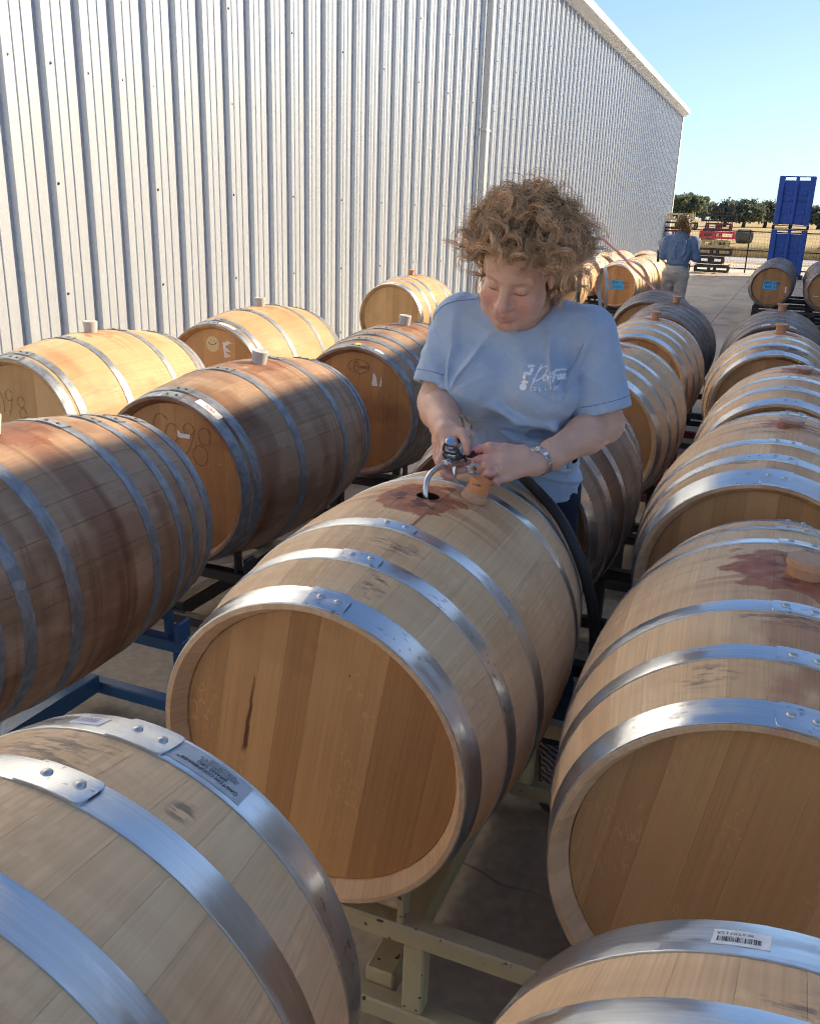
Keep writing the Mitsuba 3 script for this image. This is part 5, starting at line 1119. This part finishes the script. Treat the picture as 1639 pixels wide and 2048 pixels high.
for nm, args, rs in (('curls', (480, 0.083, 0.0145, 0.5, 13, 0.0034, 23), 0.00066), ('loose_strands', (420, 0.104, 0.013, 0.8, 2, 0.005, 22), 0.00036)):
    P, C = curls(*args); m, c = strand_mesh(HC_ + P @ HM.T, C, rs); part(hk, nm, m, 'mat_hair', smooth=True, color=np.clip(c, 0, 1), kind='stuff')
# earring, ring, watch
bs('mat_gold', (0.80, 0.66, 0.38), 0.25, 1.0); bs('mat_chrome', (0.74, 0.74, 0.75), 0.16, 1.0); bs('mat_steel_brushed', (0.60, 0.60, 0.60), 0.30, 1.0); bs('mat_black_rubber', (0.018, 0.018, 0.02), 0.5)
ec = HC_ + HM @ A([0.083, -0.002, -0.048]); a = np.linspace(0, 2 * np.pi, 29)[:-1]
part(w1, 'earring', tube(ec + 0.0085 * (np.cos(a)[:, None] * HM[:, 1] + np.sin(a)[:, None] * HM[:, 2]), 0.0011, 6, closed=True), 'mat_gold', smooth=True)
H = HAND['L']; m0, m1 = A(H['ring'][0]), A(H['ring'][1]); u = (m1 - m0) / np.linalg.norm(m1 - m0); e1 = np.cross(u, [0, 0, 1.0]); e1 /= np.linalg.norm(e1); e2 = np.cross(u, e1); c = m0 + 0.55 * (m1 - m0)
part(w1, 'finger_ring', tube(c + 0.0106 * (np.cos(a)[:, None] * e1 + np.sin(a)[:, None] * e2), 0.0013, 6, closed=True), 'mat_gold', smooth=True)
u = (wrL - elL) / np.linalg.norm(wrL - elL); c0 = wrL - 0.018 * u; e1 = A([-0.5, -0.83, 0.25]); e1 -= u * (e1 @ u); e1 /= np.linalg.norm(e1); e2 = np.cross(u, e1)
wk = f'{w1}__wristwatch'
lk = cbx((-0.0042, -0.0075, -0.0014), (0.0042, 0.0075, 0.0014), 0.001)
for i, t in enumerate(np.linspace(0.38, 2 * np.pi - 0.38, 20)):
    rr = 0.0305; o = c0 + rr * (math.cos(t) * e1 + math.sin(t) * e2); n_ = math.cos(t) * e1 + math.sin(t) * e2; tg = -math.sin(t) * e1 + math.cos(t) * e2
    M = frame(o, tg, u, n_)
    if i == 0: add(wk, moved(lathe([(0, -0.003), (0.0135, -0.003), (0.0145, -0.001), (0.0145, 0.002), (0.013, 0.0035), (0.0118, 0.0036)], 28), frame(c0 + 0.0305 * e1, e2, u, e1)), 'mat_chrome', smooth=35); taken.add(wk)
    part(wk, 'link', moved(lk, M), 'mat_chrome')
bs('mat_watch_dial', (0.72, 0.66, 0.50), 0.3); part(wk, 'dial', moved(lathe([(0.0118, 0.0), (0, 0.0)], 28), frame(c0 + 0.0334 * e1, u, e2, -e1)), 'mat_watch_dial')
for ang, ln in ((0.6, 0.008), (2.4, 0.0055)): part(wk, 'hand', tube([c0 + 0.0342 * e1, c0 + 0.0342 * e1 + ln * (math.cos(ang) * u + math.sin(ang) * e2)], 0.0004, 4), 'mat_ink')

# ---------------------------------------------------------------- the filling nozzle and its hose
nk_ = thing('filling_nozzle', 'chrome filling nozzle with a bent steel spout in the woman\'s hand', 'nozzle')
part(nk_, 'spout', tube(spline([(-0.6310, 1.669, 0.935), (-0.6345, 1.669, 0.9591), (-0.6376, 1.670, 0.9787), (-0.6393, 1.675, 0.992), (-0.6401, 1.69, 1.0067), (-0.6365, 1.715, 1.0164), (-0.6302, 1.75, 1.0187), (-0.6253, 1.765, 1.0191)], 40), 0.0062, 16), 'mat_steel_brushed', smooth=40)
def seg(a, b, prof, n=24):
    a, b = A(a), A(b); d = b - a; L = np.linalg.norm(d); d /= L; x = np.cross(d, [0.2, 0.9, 0.3]); x /= np.linalg.norm(x)
    return moved(lathe([(rr, zz * L) for rr, zz in prof], n), frame(a, x, np.cross(d, x), d))
p0, p1 = (-0.6262, 1.760, 1.0190), (-0.6235, 1.835, 1.040)
part(nk_, 'collar', seg(p0, (-0.6245, 1.772, 1.0215), [(0, 0), (0.0105, 0), (0.0115, 0.1), (0.0115, 0.9), (0.0105, 1), (0, 1)]), 'mat_chrome', smooth=35)
part(nk_, 'valve_body', seg((-0.6245, 1.7725, 1.0216), p1, [(0, 0), (0.0135, 0), (0.0155, 0.06), (0.0155, 0.3), (0.0170, 0.36), (0.0170, 0.9), (0.014, 1.0), (0, 1)]), 'mat_steel_brushed', smooth=35)
part(nk_, 'valve_cap', seg((-0.627, 1.808, 1.036), (-0.6275, 1.788, 1.068), [(0, 0), (0.0135, 0), (0.0150, 0.2), (0.0150, 0.8), (0.0125, 0.97), (0.009, 1.0), (0, 1)]), 'mat_chrome', smooth=35)
part(nk_, 'trigger_pivot', seg((-0.640, 1.777, 1.0445), (-0.611, 1.777, 1.0385), [(0, 0), (0.005, 0), (0.005, 1), (0, 1)], 14), 'mat_chrome', smooth=35)
for q, pts in enumerate(([(-0.6405, 1.790, 1.059), (-0.6405, 1.777, 1.052), (-0.636, 1.771, 1.046), (-0.622, 1.770, 1.043), (-0.611, 1.772, 1.043), (-0.606, 1.782, 1.049)], [(-0.6405, 1.785, 1.040), (-0.637, 1.772, 1.035), (-0.622, 1.769, 1.031), (-0.608, 1.775, 1.030), (-0.600, 1.790, 1.031), (-0.5967, 1.805, 1.0373)], [(-0.608, 1.785, 1.045), (-0.602, 1.790, 1.036), (-0.596, 1.798, 1.028), (-0.597, 1.806, 1.020)])):
    part(nk_, 'trigger', tube(spline(pts, 20), 0.0026, 8), 'mat_black_rubber', smooth=True)
part(nk_, 'guard_stem', seg((-0.6206, 1.793, 1.0215), (-0.6160, 1.786, 0.9790), [(0, 0), (0.0072, 0), (0.0068, 0.75), (0.0052, 0.78), (0.0052, 0.86), (0.0075, 0.88), (0.0075, 0.97), (0.006, 1), (0, 1)]), 'mat_chrome', smooth=35)
part(nk_, 'swivel', seg((-0.612, 1.822, 1.0305), (-0.596, 1.822, 1.0335), [(0, 0), (0.0095, 0), (0.0105, 0.2), (0.0105, 0.75), (0.0085, 1), (0, 1)]), 'mat_chrome', smooth=35)
hs = thing('filling_hose', 'black braided hose running from the nozzle over the barrel end to the ground', 'hose')
def braid(key, c0, c1):
    def f(p, n, uv):
        a = dr.sin(uv.x * 37.7 + uv.y * 800) ; c = dr.sin(uv.x * 37.7 - uv.y * 800); return mix(c0, c1, smoothstep(-0.2, 0.9, dr.maximum(a, c)))
    bs(key, f, 0.6)
braid('mat_braid_black', (0.014, 0.012, 0.012), (0.042, 0.036, 0.033)); braid('mat_braid_wine', (0.030, 0.006, 0.009), (0.12, 0.028, 0.034))
def hose(parent, name, pts, rr, mat, n=90, sides=14):
    P = spline(pts, n); m = tube(P, rr, sides, caps=False); L = np.r_[0, np.cumsum(np.linalg.norm(np.diff(P, axis=0), axis=1))]
    uv = np.stack([np.tile(np.arange(sides) / sides * 2 * np.pi / 6.2832, n), np.repeat(L, sides)], 1)
    return part(parent, name, m, mat, smooth=True, uv=uv)
hose(hs, 'whip', [(-0.600, 1.822, 1.0328), (-0.594, 1.82, 1.033), (-0.5662, 1.812, 1.042), (-0.5402, 1.816, 1.0440), (-0.516, 1.832, 1.030), (-0.5015, 1.87, 0.992)], 0.0085, 'mat_braid_wine', 50)
hose(hs, 'braided_hose', [(-0.5035, 1.866, 0.996), (-0.500, 1.915, 0.9765), (-0.507, 1.99, 0.945), (-0.4879, 2.045, 0.9010), (-0.4468, 2.0222, 0.8775), (-0.404, 1.990, 0.8460), (-0.3692, 1.966, 0.8054), (-0.3410, 1.955, 0.7555), (-0.3205, 1.960, 0.695), (-0.306, 1.975, 0.62), (-0.299, 2.00, 0.50), (-0.296, 2.02, 0.36), (-0.293, 2.03, 0.22), (-0.285, 2.01, 0.10), (-0.27, 1.95, 0.03), (-0.24, 1.86, 0.0145), (-0.20, 1.70, 0.0145), (-0.18, 1.4, 0.0145), (-0.2, 1.0, 0.0145)], 0.0135, 'mat_braid_black', 220, 16)
# ---------------------------------------------------------------- the woman walking past the far barrels
w2 = thing('person', 'woman in a blue hoodie and grey sweatpants walking away past the far barrels', 'person')
o = A([-1.60, 14.5, 0.0]); pt = lambda *c: o + A(c)
LH = pt(-0.245, 0.10, 1.115)
def w2_body(p):
    d = ellip(p, pt(0.05, -0.01, 1.535), (0.075, 0.093, 0.110)); d = smin(d, cone(p, pt(0.05, 0.0, 1.46), pt(0.045, 0.0, 1.34), 0.05, 0.055), 0.02)
    d = smin(d, ellip(p, pt(0.03, 0.02, 1.1), (0.15, 0.10, 0.26)), 0.03); d = smin(d, ellip(p, pt(0.02, 0, 0.85), (0.16, 0.12, 0.14)), 0.03)
    d = smin(d, chain(p, [pt(-0.16, 0.0, 1.30), pt(-0.19, 0.02, 1.06), LH], (0.05, 0.045, 0.03), 0.02), 0.02); d = smin(d, chain(p, [pt(0.22, 0, 1.29), pt(0.275, 0.03, 1.06), pt(0.20, 0.22, 1.08)], (0.05, 0.045, 0.03), 0.02), 0.02)
    for k in range(4): d = smin(d, chain(p, [LH, LH + A([-0.035, 0.025, 0.01 - 0.018 * k]), LH + A([-0.058, 0.015, -0.006 - 0.018 * k])], (0.022, 0.0095, 0.008), 0.008), 0.008)
    d = smin(d, chain(p, [LH, LH + A([-0.025, -0.012, 0.02]), LH + A([-0.055, -0.016, 0.008])], (0.02, 0.011, 0.009), 0.008), 0.008)
    for x, kx, ax_, ky, ay in ((-0.07, -0.10, -0.09, 0.06, -0.06), (0.11, 0.10, 0.13, -0.02, 0.14)): d = smin(d, chain(p, [pt(x, 0, 0.82), pt(kx, ky, 0.46), pt(ax_, ay, 0.09)], (0.07, 0.05, 0.035), 0.02), 0.02)
    return d
V, F = sdf_mesh(w2_body, o + (-0.42, -0.25, 0.02), o + (0.42, 0.35, 1.68), 0.007); part(w2, 'body', (V, F), 'mat_skin', smooth=True, color=np.tile((0.58, 0.36, 0.27), (len(V), 1)))
def hoodie(p):
    d = ellip(p, pt(0.035, 0.0, 1.15), (0.195, 0.135, 0.27)); d = smin(d, cone(p, pt(-0.145, 0, 1.305), pt(0.215, 0, 1.295), 0.078, 0.078), 0.05)
    d = smin(d, chain(p, [pt(-0.165, -0.005, 1.285), pt(-0.195, 0.015, 1.065), pt(-0.225, 0.085, 1.105)], (0.078, 0.066, 0.05), 0.03), 0.025); d = smin(d, chain(p, [pt(0.225, -0.005, 1.275), pt(0.275, 0.02, 1.06), pt(0.21, 0.20, 1.08)], (0.078, 0.066, 0.05), 0.03), 0.025)
    d = smin(d, ellip(p, pt(0.045, -0.075, 1.36), (0.105, 0.06, 0.085)), 0.03); d = smin(d, ellip(p, pt(0.02, 0.0, 0.965), (0.172, 0.128, 0.055)), 0.02)
    for pts in ([(0.10, -0.125, 1.33), (0.13, -0.125, 1.20), (0.10, -0.13, 1.08)], [(0.0, -0.13, 1.28), (-0.04, -0.13, 1.14), (0.0, -0.135, 1.03)], [(0.17, -0.10, 1.24), (0.18, -0.10, 1.10), (0.13, -0.125, 1.0)]): d = smin(d, chain(p, [pt(*t) for t in pts], (0.012,) * 3, 0.02), 0.022)
    d = d + 0.024 * nz(p * A([1, 1, 0.6]), 13, 1) + 0.010 * nz(p, 32, 2)
    return smax(smax(d, 0.915 - p[:, 2], 0.006), -cone(p, pt(0.045, 0.01, 1.37), pt(0.05, 0.0, 1.55), 0.07, 0.085), 0.01)
V, F = sdf_mesh(hoodie, o + (-0.42, -0.25, 0.88), o + (0.46, 0.35, 1.5), 0.008, 0.025); bs('mat_hoodie', lambda p, n, uv: mix((0.10, 0.165, 0.29), (0.16, 0.235, 0.375), fbm(p.x * 12, p.y * 12, p.z * 12, 3)), 0.9, spec=0.1)
part(w2, 'hoodie', (V, F), 'mat_hoodie', smooth=True)
def pants(p):
    d = ellip(p, pt(0.02, -0.015, 0.82), (0.185, 0.145, 0.15))
    for x, kx, ax_, ky, ay in ((-0.07, -0.10, -0.09, 0.06, -0.06), (0.11, 0.10, 0.13, -0.02, 0.14)): d = smin(d, chain(p, [pt(x, -0.01, 0.80), pt(kx, ky, 0.46), pt(ax_, ay, 0.10)], (0.112, 0.085, 0.062), 0.03), 0.025)
    d = d + 0.022 * nz(p * A([1, 1, 1.5]), 12, 6) + 0.008 * nz(p, 40, 7)
    return smax(smax(d, 0.07 - p[:, 2], 0.005), p[:, 2] - 0.93, 0.005)
V, F = sdf_mesh(pants, o + (-0.3, -0.25, 0.04), o + (0.36, 0.30, 0.96), 0.008, 0.025); bs('mat_sweatpants', lambda p, n, uv: mi.Color3f(0.42, 0.40, 0.375) * (0.85 + 0.3 * fbm(p.x * 20, p.y * 20, p.z * 20, 3)), 0.9, spec=0.1)
part(w2, 'trousers', (V, F), 'mat_sweatpants', smooth=True)
for x, y in ((-0.09, -0.06), (0.13, 0.14)):
    h_, t_ = pt(x, y - 0.05, 0.045), pt(x - 0.01, y + 0.15, 0.035); fn = lambda p: smax(cone(p, h_, t_, 0.043, 0.042), 0.003 - p[:, 2], 0.004)
    V, F = sdf_mesh(fn, np.minimum(h_, t_) - 0.06, np.maximum(h_, t_) + 0.06, 0.008); part(w2, 'shoe', (V, F), 'mat_sole', smooth=True)
def w2hair(p):
    d = ellip(p, pt(0.05, -0.025, 1.555), (0.088, 0.098, 0.112)); d = smin(d, ellip(p, pt(0.055, -0.10, 1.60), (0.06, 0.055, 0.055)), 0.03)
    d = smin(d, chain(p, [pt(0.09, -0.09, 1.56), pt(0.13, -0.105, 1.46), pt(0.16, -0.09, 1.36)], (0.045, 0.035, 0.012), 0.02), 0.03)
    return d + 0.03 * nz(p * A([1, 1, 0.45]), 40, 3) + 0.014 * nz(p, 90, 4)
V, F = sdf_mesh(w2hair, o + (-0.12, -0.22, 1.28), o + (0.26, 0.12, 1.70), 0.006, 0.03); cc = meshkit.fbm(V * A([60, 60, 18]), 3)
hk2 = part(w2, 'hair', (V, F), 'mat_hair', smooth=True, color=A([0.05, 0.028, 0.016]) + cc[:, None] * A([0.20, 0.12, 0.065]))
P, C = [], []
r = np.random.default_rng(5)
for i in range(170):
    v = r.normal(size=3); v[1] = -abs(v[1]); v /= np.linalg.norm(v); s = pt(0.055, -0.05, 1.57) + v * (0.085, 0.09, 0.10); t = np.linspace(0, 1, 12)[:, None]
    P.append(s + v * 0.05 * t + A([0.03 * r.normal(), 0.02 * r.normal(), -0.10 * r.uniform(0.2, 1)]) * t ** 1.7 + 0.008 * np.sin(t * 9 + i)); C.append(np.tile(A([0.22, 0.13, 0.07]) * r.uniform(0.4, 1.3), (12, 1)))
m, c = strand_mesh(np.array(P), np.array(C), 0.003); part(hk2, 'loose_strands', m, 'mat_hair', smooth=True, color=c, kind='stuff')
wd = thing('hose_wand', 'dark wand held in the walking woman\'s left hand', 'wand')
part(wd, 'grip', tube([LH + (-0.05, 0.0, 0.03), LH + (-0.035, -0.005, -0.15)], 0.021, 12), 'mat_black_rubber', smooth=40); part(wd, 'tip', tube([LH + (-0.052, 0.0, 0.031), LH + (-0.056, 0.0, 0.075)], 0.010, 10), 'mat_chrome', smooth=40)
# the red hose looping from the wall tap over the far barrels
rh = thing('red_hose', 'faded red hose arching from a tap to the barrels beside the walking woman', 'hose')
bs('mat_red_hose', lambda p, n, uv: mix((0.30, 0.12, 0.11), (0.42, 0.20, 0.18), fbm(p.x * 9, p.y * 9, p.z * 9, 3)), 0.6)
part(rh, 'tube', tube(spline([(-1.87, 9.5, 1.36), (-1.81, 9.48, 1.362), (-1.71, 9.4, 1.315), (-1.56, 9.2, 1.235), (-1.42, 9.0, 1.145), (-1.28, 8.8, 1.065), (-1.15, 8.6, 0.99), (-1.03, 8.4, 0.93), (-0.93, 8.22, 0.885), (-0.90, 8.12, 0.83), (-0.62, 8.0, 0.45), (-0.45, 7.9, 0.06), (-0.40, 7.6, 0.03), (-0.40, 7.0, 0.03)], 90), 0.0125, 10), 'mat_red_hose', smooth=True)
tp = thing('standpipe', 'dark standpipe with a tap feeding the red hose, behind the woman\'s hair', 'standpipe')
part(tp, 'pipe', tube([(-2.0, 9.5, 0.0), (-2.0, 9.5, 1.36)], 0.022, 10), 'mat_rack_black', smooth=40); part(tp, 'tap', tube(spline([(-2.0, 9.5, 1.34), (-1.985, 9.5, 1.372), (-1.94, 9.5, 1.375), (-1.872, 9.5, 1.36)], 14), 0.020, 10), 'mat_rack_black', smooth=True)
part(tp, 'handle', tube([(-1.95, 9.46, 1.41), (-1.95, 9.54, 1.41)], 0.008, 8), 'mat_rack_black', smooth=40); part(tp, 'foot_plate', cbx((-2.1, 9.4, 0.0005), (-1.9, 9.6, 0.012), 0.003), 'mat_rack_black')
